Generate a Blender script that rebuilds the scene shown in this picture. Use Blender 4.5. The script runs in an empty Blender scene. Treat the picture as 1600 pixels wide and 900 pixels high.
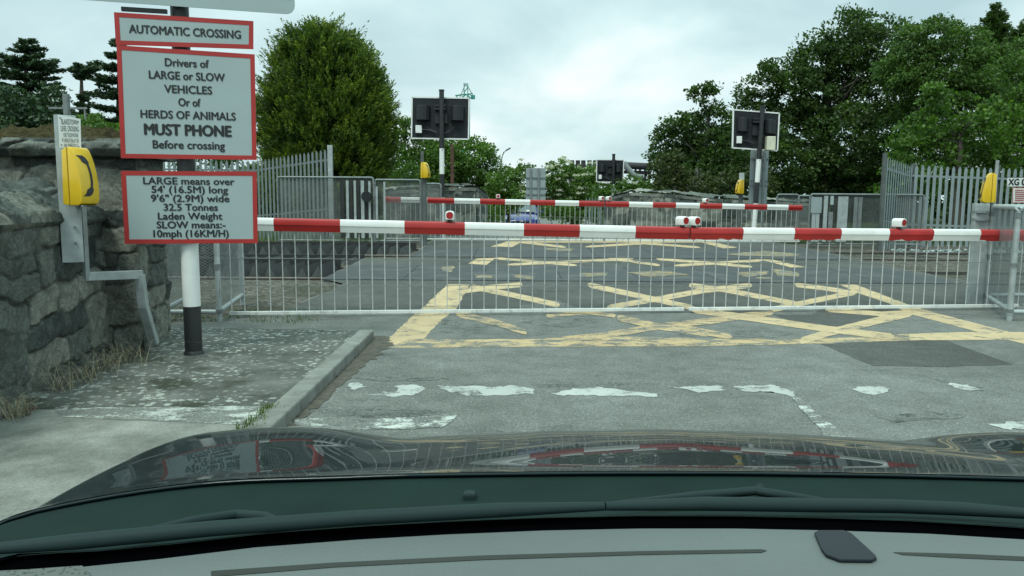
import bpy, bmesh, math, random
import numpy as np
from mathutils import Vector, Matrix
from mathutils.geometry import tessellate_polygon

sc = bpy.context.scene
COL = sc.collection
rng = np.random.default_rng(7)
random.seed(7)
R = math.radians

# ---------------------------------------------------------------- camera, sky, sun, exposure
CAMZ, F, PITCH, ROLL = 1.35, 1200.0, R(6.654), R(0.40)
cam_data = bpy.data.cameras.new('camera')
cam_data.sensor_width = 36.0
cam_data.lens = 36.0 * F / 1600.0
cam_data.clip_start = 0.05
cam_data.clip_end = 3000
cam = bpy.data.objects.new('camera', cam_data)
COL.objects.link(cam)
CAMM = Matrix.Translation((0, 0, CAMZ)) @ Matrix.Rotation(math.pi/2 - PITCH, 4, 'X') @ Matrix.Rotation(ROLL, 4, 'Z')
cam.matrix_world = CAMM
sc.camera = cam

SUN_EL, SUN_AZ = R(58), R(205)      # azimuth measured clockwise from +Y
world = bpy.data.worlds.new('World')
sc.world = world
world.use_nodes = True
def build_world():
    nt = world.node_tree
    nt.nodes.clear()
    N, L = nt.nodes, nt.links
    out = N.new('ShaderNodeOutputWorld'); bg = N.new('ShaderNodeBackground')
    tc = N.new('ShaderNodeTexCoord'); sep = N.new('ShaderNodeSeparateXYZ')
    L.new(tc.outputs['Generated'], sep.inputs[0])
    sky = N.new('ShaderNodeTexSky'); sky.sky_type = 'NISHITA'; sky.sun_disc = False
    sky.sun_elevation = SUN_EL; sky.sun_rotation = SUN_AZ
    # cloud deck: project the direction on a plane overhead
    mx = N.new('ShaderNodeMath'); mx.operation = 'MAXIMUM'; mx.inputs[1].default_value = 0.0
    L.new(sep.outputs['Z'], mx.inputs[0])
    ad = N.new('ShaderNodeMath'); ad.operation = 'ADD'; ad.inputs[1].default_value = 0.55
    L.new(mx.outputs[0], ad.inputs[0])
    dv = N.new('ShaderNodeVectorMath'); dv.operation = 'DIVIDE'
    L.new(tc.outputs['Generated'], dv.inputs[0])
    cmb = N.new('ShaderNodeCombineXYZ')
    for i in range(3): L.new(ad.outputs[0], cmb.inputs[i])
    L.new(cmb.outputs[0], dv.inputs[1])
    off = N.new('ShaderNodeVectorMath'); off.operation = 'ADD'; off.inputs[1].default_value = (5.5, 6.6, 0.0)
    L.new(dv.outputs[0], off.inputs[0])
    n1 = N.new('ShaderNodeTexNoise'); n1.inputs['Scale'].default_value = 2.1; n1.inputs['Detail'].default_value = 7
    n1.inputs['Roughness'].default_value = 0.5; n1.inputs['Distortion'].default_value = 0.35
    L.new(off.outputs[0], n1.inputs['Vector'])
    rp = N.new('ShaderNodeValToRGB')
    e = rp.color_ramp.elements
    e[0].position = 0.30; e[0].color = (0.435, 0.61, 0.645, 1)
    e[1].position = 0.67; e[1].color = (0.93, 1.0, 1.0, 1)
    m = rp.color_ramp.elements.new(0.44); m.color = (0.56, 0.74, 0.765, 1)
    m = rp.color_ramp.elements.new(0.535); m.color = (0.68, 0.86, 0.87, 1)
    L.new(n1.outputs['Fac'], rp.inputs[0])
    # overcast skies are brighter overhead than at the horizon
    p2 = N.new('ShaderNodeMath'); p2.operation = 'POWER'; p2.inputs[1].default_value = 2.0
    L.new(mx.outputs[0], p2.inputs[0])
    hi = N.new('ShaderNodeVectorMath'); hi.operation = 'SCALE'; hi.inputs[0].default_value = (0.98, 1.28, 1.16)
    L.new(p2.outputs[0], hi.inputs['Scale'])
    hs = N.new('ShaderNodeVectorMath'); hs.operation = 'ADD'; hs.inputs[1].default_value = (1.0, 1.0, 1.0)
    L.new(hi.outputs[0], hs.inputs[0])
    mul = N.new('ShaderNodeVectorMath'); mul.operation = 'MULTIPLY'
    L.new(rp.outputs[0], mul.inputs[0]); L.new(hs.outputs[0], mul.inputs[1])
    sks = N.new('ShaderNodeVectorMath'); sks.operation = 'SCALE'; sks.inputs['Scale'].default_value = 0.008
    L.new(sky.outputs[0], sks.inputs[0])
    add = N.new('ShaderNodeVectorMath'); add.operation = 'ADD'
    L.new(mul.outputs[0], add.inputs[0]); L.new(sks.outputs[0], add.inputs[1])
    L.new(add.outputs[0], bg.inputs['Color'])
    bg.inputs['Strength'].default_value = 1.0
    L.new(bg.outputs[0], out.inputs['Surface'])
build_world()
sun_data = bpy.data.lights.new('sun', 'SUN')
sun_data.energy = 2.0; sun_data.angle = R(16); sun_data.color = (0.94, 1.0, 0.90)
sun = bpy.data.objects.new('sun', sun_data)
COL.objects.link(sun)
sd = Vector((math.sin(SUN_AZ)*math.cos(SUN_EL), math.cos(SUN_AZ)*math.cos(SUN_EL), math.sin(SUN_EL)))
sun.rotation_euler = sd.to_track_quat('Z', 'Y').to_euler()
sun.location = (0, -10, 40)
vs = sc.view_settings
vs.view_transform = 'Standard'; vs.look = 'None'; vs.exposure = 0.0; vs.gamma = 1.0; vs.use_curve_mapping = False

# ---------------------------------------------------------------- measuring helpers
GP = [(-80, 0.0), (9.3, 0.0), (20.5, 0.22), (24.0, 0.20), (38.0, -0.47), (60.0, -0.45), (1200, -0.45)]
def gz(y):
    return float(np.interp(y, [a for a, b in GP], [b for a, b in GP]))
def ray(px, py):
    v = CAMM.to_3x3() @ Vector(((px-800)/F, -(py-450)/F, -1.0))
    return v
def at(px, py, Y):
    v = ray(px, py); t = Y / v.y
    return Vector((v.x*t, Y, CAMZ + v.z*t))
def gp(px, py, dz=0.0):
    v = ray(px, py)
    lo, hi = 0.5, 400.0
    for _ in range(60):
        mid = (lo+hi)/2; t = mid/v.y
        if CAMZ + v.z*t > gz(mid)+dz: lo = mid
        else: hi = mid
    t = lo/v.y
    return Vector((v.x*t, lo, gz(lo)+dz))
def on_plane(px, py, p0, n):
    v = ray(px, py); o = Vector((0, 0, CAMZ))
    t = (p0-o).dot(n)/v.dot(n)
    return o + v*t
def proj(p):
    q = CAMM.inverted() @ Vector(p)
    return (800 + F*q.x/-q.z, 450 - F*q.y/-q.z)

# ---------------------------------------------------------------- object helpers
def tag(o, label=None, cat=None, group=None, kind=None):
    if label: o['label'] = label
    if cat: o['category'] = cat
    if group: o['group'] = group
    if kind: o['kind'] = kind
    return o
def thing(name, label, cat, loc, group=None):
    o = bpy.data.objects.new(name, None); COL.objects.link(o)
    o.location = loc; o.empty_display_size = 0.2
    return tag(o, label, cat, group)
def origin_of(o):
    p = Vector((0, 0, 0))
    while o is not None:
        p += o.location; o = o.parent
    return p
class MB:
    def __init__(s):
        s.v = []; s.f = []; s.m = []
    def add(s, vs_, fs, mi=0):
        b = len(s.v); s.v.extend([tuple(p) for p in vs_])
        for f in fs:
            s.f.append(tuple(i+b for i in f)); s.m.append(mi)
        return s
    def box(s, c, d, mi=0, M=None):
        hx, hy, hz = d[0]/2, d[1]/2, d[2]/2
        pts = [Vector((x, y, z)) for z in (-hz, hz) for x, y in ((-hx, -hy), (hx, -hy), (hx, hy), (-hx, hy))]
        if M is not None: pts = [M @ p for p in pts]
        pts = [p + Vector(c) for p in pts]
        return s.add(pts, [(3, 2, 1, 0), (4, 5, 6, 7), (0, 1, 5, 4), (1, 2, 6, 5), (2, 3, 7, 6), (3, 0, 4, 7)], mi)
    def bar(s, a, b, w, h, up=(0, 0, 1), mi=0):
        """rectangular bar from a to b, w wide sideways, h along up"""
        a, b = Vector(a), Vector(b); d = (b-a).normalized(); u = Vector(up)
        sd_ = d.cross(u)
        if sd_.length < 1e-5: sd_ = d.cross(Vector((1, 0, 0)))
        sd_.normalize(); u = sd_.cross(d).normalized()
        pts = []
        for p in (a, b):
            for i, j in ((-1, -1), (1, -1), (1, 1), (-1, 1)):
                pts.append(p + sd_*(i*w/2) + u*(j*h/2))
        return s.add(pts, [(0, 1, 2, 3), (7, 6, 5, 4), (0, 4, 5, 1), (1, 5, 6, 2), (2, 6, 7, 3), (3, 7, 4, 0)], mi)
    def tube(s, path, r, n=10, mi=0, cap=True):
        path = [Vector(p) for p in path]
        rs = r if isinstance(r, (list, tuple)) else [r]*len(path)
        rings = []
        for i, p in enumerate(path):
            if i == 0: d = path[1]-p
            elif i == len(path)-1: d = p-path[i-1]
            else: d = (path[i+1]-p).normalized() + (p-path[i-1]).normalized()
            d = d.normalized()
            a = Vector((0, 0, 1)) if abs(d.z) < 0.9 else Vector((1, 0, 0))
            u = d.cross(a).normalized(); w = d.cross(u).normalized()
            rings.append([p + (u*math.cos(t)+w*math.sin(t))*rs[i] for t in [2*math.pi*k/n for k in range(n)]])
        vs_ = [q for rg in rings for q in rg]; fs = []
        for i in range(len(path)-1):
            for k in range(n):
                k2 = (k+1) % n
                fs.append((i*n+k, i*n+k2, (i+1)*n+k2, (i+1)*n+k))
        if cap:
            fs.append(tuple(range(n-1, -1, -1))); fs.append(tuple(range((len(path)-1)*n, len(path)*n)))
        return s.add(vs_, fs, mi)
    def prism(s, outline, ext, mi=0):
        """extrude a closed 3D outline by the vector ext"""
        n = len(outline); e = Vector(ext); o = [Vector(p) for p in outline]
        return s.add(o + [p+e for p in o], [tuple(range(n-1, -1, -1)), tuple(range(n, 2*n))] +
                     [(i, (i+1) % n, n+(i+1) % n, n+i) for i in range(n)], mi)
    def build(s, name, mats, parent=None, smooth=False, bevel=0.0, autos=None):
        mats = mats if isinstance(mats, (list, tuple)) else [mats]
        me = bpy.data.meshes.new(name)
        off = origin_of(parent) if parent is not None else Vector((0, 0, 0))
        me.from_pydata([(x-off.x, y-off.y, z-off.z) for x, y, z in s.v], [], s.f)
        for m_ in mats: me.materials.append(m_)
        me.polygons.foreach_set('material_index', s.m)
        bm = bmesh.new(); bm.from_mesh(me)
        bmesh.ops.recalc_face_normals(bm, faces=bm.faces)
        if bevel > 0:
            ed = [e for e in bm.edges if len(e.link_faces) == 2 and e.calc_face_angle() > 0.6]
            bmesh.ops.bevel(bm, geom=ed, offset=bevel, segments=2, profile=0.5, affect='EDGES', clamp_overlap=True)
        bm.to_mesh(me); bm.free()
        if smooth or autos:
            me.polygons.foreach_set('use_smooth', [True]*len(me.polygons))
            if autos: me.set_sharp_from_angle(angle=R(autos))
        me.update()
        o = bpy.data.objects.new(name, me); COL.objects.link(o)
        if parent is not None: o.parent = parent
        return o
def top(o, label, cat, group=None):
    """a thing that is a single mesh: move its origin to its base"""
    me = o.data
    co = np.empty(len(me.vertices)*3, 'f'); me.vertices.foreach_get('co', co); co = co.reshape(-1, 3)
    c = np.array([(co[:, 0].min()+co[:, 0].max())/2, (co[:, 1].min()+co[:, 1].max())/2, co[:, 2].min()])
    co -= c; me.vertices.foreach_set('co', co.ravel()); me.update()
    o.location = Vector(c)
    return tag(o, label, cat, group)
def copy_tree(o, parent=None):
    c = o.copy(); COL.objects.link(c); c.parent = parent
    for ch in list(o.children): copy_tree(ch, c)
    return c
def structure(o): o['kind'] = 'structure'; return o
def np_mesh(name, verts, faces, mats, parent=None, tint=None, smooth=False, attrs=None, mi=None):
    """fast mesh from numpy arrays, faces all of one size"""
    me = bpy.data.meshes.new(name)
    v = np.asarray(verts, 'f').reshape(-1, 3).copy()
    if parent is not None: v -= np.array(origin_of(parent), 'f')
    f = np.asarray(faces, 'i')
    k = f.shape[1]
    me.vertices.add(len(v)); me.vertices.foreach_set('co', v.ravel())
    me.loops.add(f.size); me.loops.foreach_set('vertex_index', f.ravel())
    me.polygons.add(len(f)); me.polygons.foreach_set('loop_start', np.arange(0, f.size, k, dtype='i'))
    for m_ in (mats if isinstance(mats, (list, tuple)) else [mats]): me.materials.append(m_)
    if mi is not None: me.polygons.foreach_set('material_index', np.asarray(mi, 'i'))
    if smooth: me.polygons.foreach_set('use_smooth', np.ones(len(f), bool))
    me.update(calc_edges=True)
    if tint is not None:
        a = me.attributes.new('tint', 'FLOAT', 'FACE'); a.data.foreach_set('value', np.asarray(tint, 'f'))
    for an, av in (attrs or {}).items():
        a = me.attributes.new(an, 'FLOAT', 'POINT'); a.data.foreach_set('value', np.asarray(av, 'f'))
    me.validate()
    o = bpy.data.objects.new(name, me); COL.objects.link(o)
    if parent is not None: o.parent = parent
    return o

# ---------------------------------------------------------------- materials
class NT:
    def __init__(s, name):
        s.mat = bpy.data.materials.new(name); s.mat.use_nodes = True
        s.t = s.mat.node_tree; s.b = s.t.nodes['Principled BSDF']
        s.o = s.t.nodes['Material Output']
    def n(s, typ, **kw):
        nd = s.t.nodes.new(typ)
        for k, v in kw.items():
            if k.startswith('i_'):
                nd.inputs[k[2:].replace('_', ' ')].default_value = v
            else: setattr(nd, k, v)
        return nd
    def l(s, a, b): s.t.links.new(a, b)
    def pos(s): return s.n('ShaderNodeNewGeometry').outputs['Position']
    def obj(s): return s.n('ShaderNodeTexCoord').outputs['Object']
    def noise(s, vec, scale, detail=4, rough=0.55, dist=0.0, out='Fac'):
        nd = s.n('ShaderNodeTexNoise'); nd.inputs['Scale'].default_value = scale
        nd.inputs['Detail'].default_value = detail; nd.inputs['Roughness'].default_value = rough
        nd.inputs['Distortion'].default_value = dist
        s.l(vec, nd.inputs['Vector']); return nd.outputs[out]
    def vor(s, vec, scale, out='Distance', feature='F1'):
        nd = s.n('ShaderNodeTexVoronoi'); nd.feature = feature; nd.inputs['Scale'].default_value = scale
        s.l(vec, nd.inputs['Vector']); return nd.outputs[out]
    def stretch(s, vec, k):
        nd = s.n('ShaderNodeVectorMath', operation='MULTIPLY'); s.l(vec, nd.inputs[0]); nd.inputs[1].default_value = k
        return nd.outputs[0]
    def ramp(s, fac, stops, interp='LINEAR'):
        nd = s.n('ShaderNodeValToRGB'); cr = nd.color_ramp; cr.interpolation = interp
        while len(cr.elements) < len(stops): cr.elements.new(0.5)
        for e, (p, c) in zip(cr.elements, stops):
            e.position = p; e.color = (c, c, c, 1) if not isinstance(c, (tuple, list)) else (*c[:3], 1)
        s.l(fac, nd.inputs[0]); return nd.outputs[0]
    def mr(s, v, a, b, c=0.0, d=1.0):
        nd = s.n('ShaderNodeMapRange'); s.l(v, nd.inputs[0])
        for i, x in enumerate((a, b, c, d)): nd.inputs[i+1].default_value = x
        return nd.outputs[0]
    def math(s, op, a, b=None):
        nd = s.n('ShaderNodeMath', operation=op)
        for i, x in enumerate((a, b)):
            if x is None: continue
            if hasattr(x, 'node'): s.l(x, nd.inputs[i])
            else: nd.inputs[i].default_value = x
        return nd.outputs[0]
    def mix(s, fac, a, b, blend='MIX'):
        nd = s.n('ShaderNodeMix', data_type='RGBA', blend_type=blend)
        for i, x in ((0, fac), (6, a), (7, b)):
            if hasattr(x, 'node'): s.l(x, nd.inputs[i])
            elif isinstance(x, (tuple, list)): nd.inputs[i].default_value = (*x[:3], 1)
            else: nd.inputs[i].default_value = x if i == 0 else (x, x, x, 1)
        return nd.outputs[2]
    def col(s, c):
        if hasattr(c, 'node'): s.l(c, s.b.inputs['Base Color'])
        else: s.b.inputs['Base Color'].default_value = (*c[:3], 1)
        return s
    def set(s, rough=None, metal=None, coat=None, spec=None):
        for k, v in (('Roughness', rough), ('Metallic', metal), ('Coat Weight', coat), ('Specular IOR Level', spec)):
            if v is None: continue
            if hasattr(v, 'node'): s.l(v, s.b.inputs[k])
            else: s.b.inputs[k].default_value = v
        return s
    def bump(s, h, strength=0.3, dist=0.01):
        nd = s.n('ShaderNodeBump'); nd.inputs['Strength'].default_value = strength; nd.inputs['Distance'].default_value = dist
        s.l(h, nd.inputs['Height']); s.l(nd.outputs[0], s.b.inputs['Normal']); return s
def simple(name, c, rough=0.6, metal=0.0, var=0.18, scale=6.0, bump=0.0, bscale=60.0, dirt=0.0, dirtc=(0.05, 0.06, 0.05), coat=None, dscale=3.0):
    m = NT(name); p = m.pos()
    n_ = m.mr(m.noise(p, scale, 5), 0.25, 0.75, 1-var, 1+var)
    cc = m.mix(1.0, c, n_, 'MULTIPLY')
    if dirt > 0:
        d = m.mr(m.noise(p, dscale, 8, 0.65), 0.52, 0.72, 0, dirt)
        cc = m.mix(d, cc, dirtc)
    m.col(cc).set(rough, metal, coat)
    if bump > 0: m.bump(m.noise(p, bscale, 4), bump, 0.004)
    return m.mat

def asphalt_nodes(m, dark=1.0):
    p = m.pos()
    blot = m.mr(m.noise(p, 0.55, 7, 0.65), 0.3, 0.7, 0.72, 1.20)
    mid = m.mr(m.noise(p, 4.0, 8, 0.72), 0.3, 0.7, 0.76, 1.20)
    spk = m.vor(p, 130.0, 'Color')
    sp = m.n('ShaderNodeSeparateColor'); m.l(spk, sp.inputs[0])
    g = m.ramp(sp.outputs[0], [(0.0, 0.40), (0.10, 0.80), (0.6, 1.0), (0.9, 1.12), (0.97, 1.7), (1.0, 2.1)])
    fine = m.mr(m.noise(p, 55, 5, 0.8), 0.32, 0.68, 0.62, 1.36)
    base = (0.154*dark, 0.160*dark, 0.148*dark)
    c = m.mix(1.0, base, blot, 'MULTIPLY'); c = m.mix(1.0, c, mid, 'MULTIPLY')
    c = m.mix(0.8, c, g, 'MULTIPLY'); c = m.mix(1.0, c, fine, 'MULTIPLY')
    # dark scuffed hollows where the surface dressing is gone
    hol = m.mr(m.noise(m.stretch(p, (0.55, 1.3, 1)), 1.1, 9, 0.72), 0.56, 0.64, 0, 0.85)
    hol = m.math('MULTIPLY', hol, m.mr(m.noise(p, 34, 5, 0.75), 0.42, 0.56, 0, 1))
    c = m.mix(hol, c, (0.040*dark, 0.043*dark, 0.043*dark))
    h = m.math('ADD', m.noise(p, 110, 4, 0.7), m.math('MULTIPLY', sp.outputs[0], 0.6))
    return c, h, p
def asphalt(name, dark=1.0):
    m = NT(name); c, h, p = asphalt_nodes(m, dark)
    m.col(c).set(0.85, spec=0.3).bump(h, 0.5, 0.006); return m.mat
def paint(name, col, wear, scale=5.0, aspect=(1, 1, 1)):
    """road paint worn away in flakes; where it is gone the same tarmac shows"""
    m = NT(name); c, h, p = asphalt_nodes(m)
    n1 = m.noise(m.stretch(p, aspect), scale, 9, 0.68, 0.4)
    n2 = m.noise(p, 60, 4, 0.7)
    n3 = m.noise(p, 19, 6, 0.75)
    s_ = m.math('ADD', m.math('MULTIPLY', n1, 0.55), m.math('ADD', m.math('MULTIPLY', n2, 0.25), m.math('MULTIPLY', n3, 0.20)))
    k = m.mr(s_, wear-.015, wear+0.05, 0, 0.96)
    tone = m.mr(m.noise(p, 2.2, 6, 0.6), 0.3, 0.7, 0.82, 1.12)
    pc = m.mix(1.0, col, tone, 'MULTIPLY')
    spk = m.mr(m.noise(p, 130, 3, 0.7), 0.60, 0.72, 0, 0.45)
    pc = m.mix(spk, pc, (0.16, 0.15, 0.12))
    m.col(m.mix(k, c, pc)).set(0.8, spec=0.25).bump(h, 0.5, 0.006)
    return m.mat

MT = {}
def init_mats():
    MT['asphalt'] = asphalt('road tarmac'); MT['patch'] = asphalt('dark tarmac repair', 0.52); MT['patch2'] = asphalt('old dark tarmac', 0.54)
    MT['yellow'] = paint('worn yellow box paint', (0.52, 0.395, 0.235), 0.432)
    MT['yellow_worn'] = paint('flaking yellow box paint', (0.50, 0.365, 0.20), 0.474, 4.0, (1, 1.6, 1))
    MT['yellow_trace'] = paint('last traces of yellow paint', (0.46, 0.31, 0.10), 0.515, 7.0, (1, 1.4, 1))
    MT['white_worn'] = paint('flaking white line paint', (0.52, 0.545, 0.51), 0.515, 4.5, (0.8, 1.8, 1))
    MT['white_line'] = paint('old white line paint', (0.43, 0.45, 0.425), 0.44, 6.0)
    MT['scuff'] = paint('dark scuffed tarmac', (0.052, 0.057, 0.056), 0.52, 9.0, (1, 1.6, 1))
    MT['white_thin'] = paint('nearly gone white line paint', (0.45, 0.47, 0.44), 0.60, 5.0, (0.8, 1.6, 1))
    # pavement concrete with pale lichen spots and dark moss
    m = NT('lichen spotted pavement'); p = m.pos()
    base = m.ramp(m.noise(p, 3.0, 8, 0.65), [(0.28, (0.055, 0.058, 0.052)), (0.5, (0.100, 0.104, 0.095)), (0.72, (0.165, 0.168, 0.155))])
    fine = m.mr(m.noise(p, 120, 4, 0.7), 0.3, 0.7, 0.75, 1.25); base = m.mix(1.0, base, fine, 'MULTIPLY')
    w = m.n('ShaderNodeVectorMath', operation='ADD'); m.l(p, w.inputs[0])
    wn = m.n('ShaderNodeTexNoise'); wn.inputs['Scale'].default_value = 40; m.l(p, wn.inputs['Vector'])
    ws = m.n('ShaderNodeVectorMath', operation='SCALE'); ws.inputs['Scale'].default_value = 0.05; m.l(wn.outputs['Color'], ws.inputs[0]); m.l(ws.outputs[0], w.inputs[1])
    dist = m.vor(w.outputs[0], 20.0); cidx = m.vor(w.outputs[0], 20.0, 'Color')
    sp = m.n('ShaderNodeSeparateColor'); m.l(cidx, sp.inputs[0])
    rad = m.mr(sp.outputs[0], 0.0, 1.0, 0.04, 0.56)
    inside = m.mr(m.math('SUBTRACT', rad, dist), 0.0, 0.07, 0, 1)
    area = m.mr(m.noise(p, 0.9, 4), 0.36, 0.52, 0, 0.95)
    base = m.mix(m.math('MULTIPLY', inside, area), base, (0.36, 0.38, 0.345))
    moss = m.mr(m.noise(p, 1.4, 9, 0.72), 0.53, 0.60, 0, 0.85)
    base = m.mix(moss, base, (0.035, 0.040, 0.026))
    m.col(base).set(0.9, spec=0.2).bump(m.noise(p, 70, 5, 0.7), 0.5, 0.008); MT['pavement'] = m.mat
    m = NT('pale footway concrete'); p = m.pos()
    base = m.ramp(m.noise(p, 2.0, 9, 0.7), [(0.30, (0.095, 0.098, 0.086)), (0.48, (0.185, 0.188, 0.170)), (0.68, (0.30, 0.30, 0.275))])
    base = m.mix(1.0, base, m.mr(m.noise(p, 90, 5, 0.75), 0.3, 0.7, 0.7, 1.3), 'MULTIPLY')
    m.col(base).set(0.9, spec=0.2).bump(m.noise(p, 60, 5, 0.7), 0.5, 0.008); MT['pale'] = m.mat
    MT['kerb'] = simple('kerb concrete', (0.185, 0.19, 0.172), 0.9, 0, 0.4, 5, 0.7, 80, 0.85, (0.05, 0.055, 0.042))
    MT['silt'] = simple('gutter grit', (0.075, 0.068, 0.052), 0.95, 0, 0.4, 14, 0.9, 90, 0.6, (0.03, 0.03, 0.022))
    m = NT('track ballast'); p = m.pos()
    c = m.vor(p, 22.0, 'Color'); sp = m.n('ShaderNodeSeparateColor'); m.l(c, sp.inputs[0])
    base = m.ramp(sp.outputs[0], [(0, (0.045, 0.042, 0.036)), (0.5, (0.095, 0.088, 0.075)), (1, (0.17, 0.16, 0.14))])
    base = m.mix(m.mr(m.noise(p, 1.2, 6), 0.45, 0.65, 0, 0.7), base, (0.045, 0.05, 0.03))
    m.col(base).set(0.95, spec=0.15).bump(m.vor(p, 22.0), 0.9, 0.03); MT['ballast'] = m.mat
    m = NT('rough grass ground'); p = m.pos()
    base = m.ramp(m.noise(p, 1.5, 8, 0.7), [(0.3, (0.016, 0.024, 0.010)), (0.55, (0.026, 0.044, 0.013)), (0.75, (0.05, 0.064, 0.024))])
    m.col(base).set(0.95, spec=0.1).bump(m.noise(p, 25, 6), 0.8, 0.05); MT['grassland'] = m.mat
    m = NT('rubber crossing panel'); p = m.pos()
    q = m.n('ShaderNodeSeparateXYZ'); m.l(p, q.inputs[0])
    a = m.math('FRACT', m.math('MULTIPLY', m.math('ADD', q.outputs[0], q.outputs[1]), 11.0)); b = m.math('FRACT', m.math('MULTIPLY', m.math('SUBTRACT', q.outputs[0], q.outputs[1]), 11.0))
    d = m.math('MULTIPLY', m.mr(a, 0.3, 0.5, 0, 1), m.mr(b, 0.3, 0.5, 0, 1))
    base = m.mix(d, (0.030, 0.035, 0.038), (0.058, 0.066, 0.070))
    base = m.mix(m.mr(m.noise(p, 2.5, 7), 0.5, 0.7, 0, 0.6), base, (0.11, 0.11, 0.10))
    m.col(base).set(0.7).bump(d, 0.6, 0.008); MT['rubber'] = m.mat
    MT['rubber_flat'] = simple('dark rubber', (0.035, 0.038, 0.04), 0.7, 0, 0.3, 6)
    MT['steel_rail'] = simple('worn rail steel', (0.20, 0.18, 0.16), 0.4, 0.8, 0.3, 8, dirt=0.6, dirtc=(0.10, 0.06, 0.035))
    MT['ridge'] = simple('grey ridged guard', (0.065, 0.074, 0.072), 0.8, 0, 0.35, 5, 0.2, 50, 0.5, (0.04, 0.045, 0.042))
    MT['dull_steel'] = simple('dull dark steel', (0.085, 0.10, 0.097), 0.6, 0.1, 0.25, 5)
    MT['timber_dark'] = simple('tarred guard timber', (0.018, 0.021, 0.021), 0.8, 0, 0.35, 7, 0.3, 50, 0.4, (0.05, 0.052, 0.05))
    # stones: attributes 'rnd' (one value per stone) and 'joint' (1 in mortar)
    m = NT('rubble stone'); p = m.pos()
    ra = m.n('ShaderNodeAttribute'); ra.attribute_name = 'rnd'; jo = m.n('ShaderNodeAttribute'); jo.attribute_name = 'joint'
    base = m.ramp(ra.outputs['Fac'], [(0, (0.045, 0.056, 0.053)), (0.25, (0.095, 0.110, 0.101)), (0.6, (0.160, 0.175, 0.156)), (1, (0.27, 0.275, 0.235))])
    base = m.mix(1.0, base, m.mr(m.noise(p, 9, 10, 0.78, 0.6), 0.30, 0.70, 0.45, 1.65), 'MULTIPLY')
    base = m.mix(1.0, base, m.mr(m.noise(p, 60, 6, 0.8), 0.32, 0.68, 0.55, 1.45), 'MULTIPLY')
    base = m.mix(m.math('MULTIPLY', jo.outputs['Fac'], 0.8), base, m.ramp(m.noise(p, 6, 5), [(0.38, (0.020, 0.024, 0.020)), (0.48, (0.07, 0.076, 0.066)), (0.62, (0.21, 0.215, 0.185))]))
    lich = m.mr(m.noise(p, 26, 6, 0.7), 0.64, 0.70, 0, 1)
    lich = m.math('MULTIPLY', lich, m.mr(m.noise(p, 2.3, 4), 0.42, 0.56, 0, 0.85))
    base = m.mix(lich, base, (0.36, 0.36, 0.30))
    mo = m.mr(m.noise(p, 1.7, 8, 0.7), 0.60, 0.74, 0, 0.6)
    base = m.mix(mo, base, (0.036, 0.042, 0.026))
    m.col(base).set(0.9, spec=0.2).bump(m.noise(p, 26, 10, 0.78), 1.0, 0.035); MT['stone'] = m.mat
    m = NT('mossy capping'); p = m.pos()
    base = m.ramp(m.noise(p, 11, 10, 0.8, 0.5), [(0.34, (0.018, 0.024, 0.014)), (0.46, (0.055, 0.046, 0.022)), (0.56, (0.085, 0.072, 0.032)), (0.68, (0.15, 0.145, 0.11))])
    m.col(base).set(0.95, spec=0.1).bump(m.noise(p, 28, 8, 0.75), 1.0, 0.04); MT['moss'] = m.mat
    MT['galv'] = simple('galvanised steel', (0.36, 0.40, 0.40), 0.5, 0.35, 0.22, 9, 0.1, 60, 0.35, (0.22, 0.24, 0.23))
    MT['galv_dark'] = simple('weathered galvanised steel', (0.19, 0.215, 0.215), 0.6, 0.3, 0.25, 7, 0.1, 60, 0.4, (0.10, 0.11, 0.10))
    MT['palisade'] = simple('palisade steel', (0.165, 0.20, 0.20), 0.55, 0.3, 0.2, 3, 0, 60, 0.3, (0.13, 0.14, 0.13))
    MT['palisade_pale'] = simple('pale palisade steel', (0.235, 0.285, 0.295), 0.5, 0.3, 0.2, 3, 0, 60, 0.3, (0.16, 0.18, 0.18))
    MT['white_paint'] = simple('white enamel', (0.72, 0.735, 0.72), 0.35, 0, 0.06, 4, 0, 60, 0.22, (0.40, 0.41, 0.37), dscale=5)
    MT['black_paint'] = simple('black paint', (0.016, 0.018, 0.02), 0.45, 0, 0.3, 5, 0.1, 50, 0.3, (0.05, 0.055, 0.05))
    # red band paint flaked to white along the lower edge (attribute 'low': 1 at the lower edge of the boom)
    m = NT('flaked red enamel'); p = m.pos()
    lo = m.n('ShaderNodeAttribute'); lo.attribute_name = 'low'
    k = m.math('ADD', lo.outputs['Fac'], m.math('MULTIPLY', m.math('SUBTRACT', m.noise(p, 9.0, 6, 0.6), 0.5), 1.5))
    k = m.mr(k, 0.98, 1.0, 0, 1)
    red = m.mix(1.0, (0.36, 0.018, 0.017), m.mr(m.noise(p, 5, 5), 0.3, 0.7, 0.85, 1.15), 'MULTIPLY')
    m.col(m.mix(k, red, (0.68, 0.70, 0.68))).set(0.38); MT['red_flaked'] = m.mat
    MT['red_paint'] = simple('red enamel', (0.36, 0.018, 0.017), 0.36, 0, 0.10, 4, dirt=0.12, dirtc=(0.30, 0.05, 0.04))
    MT['red_faded'] = simple('dull red enamel', (0.30, 0.028, 0.025), 0.5, 0, 0.12, 4)
    MT['sign_red'] = simple('sign border red', (0.36, 0.020, 0.018), 0.5, 0, 0.10, 5)
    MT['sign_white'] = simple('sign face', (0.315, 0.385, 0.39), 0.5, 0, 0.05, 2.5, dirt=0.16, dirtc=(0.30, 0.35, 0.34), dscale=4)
    MT['plate_white'] = simple('notice face', (0.62, 0.65, 0.63), 0.45, 0, 0.06, 6)
    MT['ink'] = simple('sign lettering black', (0.012, 0.013, 0.014), 0.5, 0, 0.1, 5)
    MT['ink_red'] = simple('sign lettering red', (0.35, 0.03, 0.03), 0.5, 0, 0.1, 5)
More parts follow.
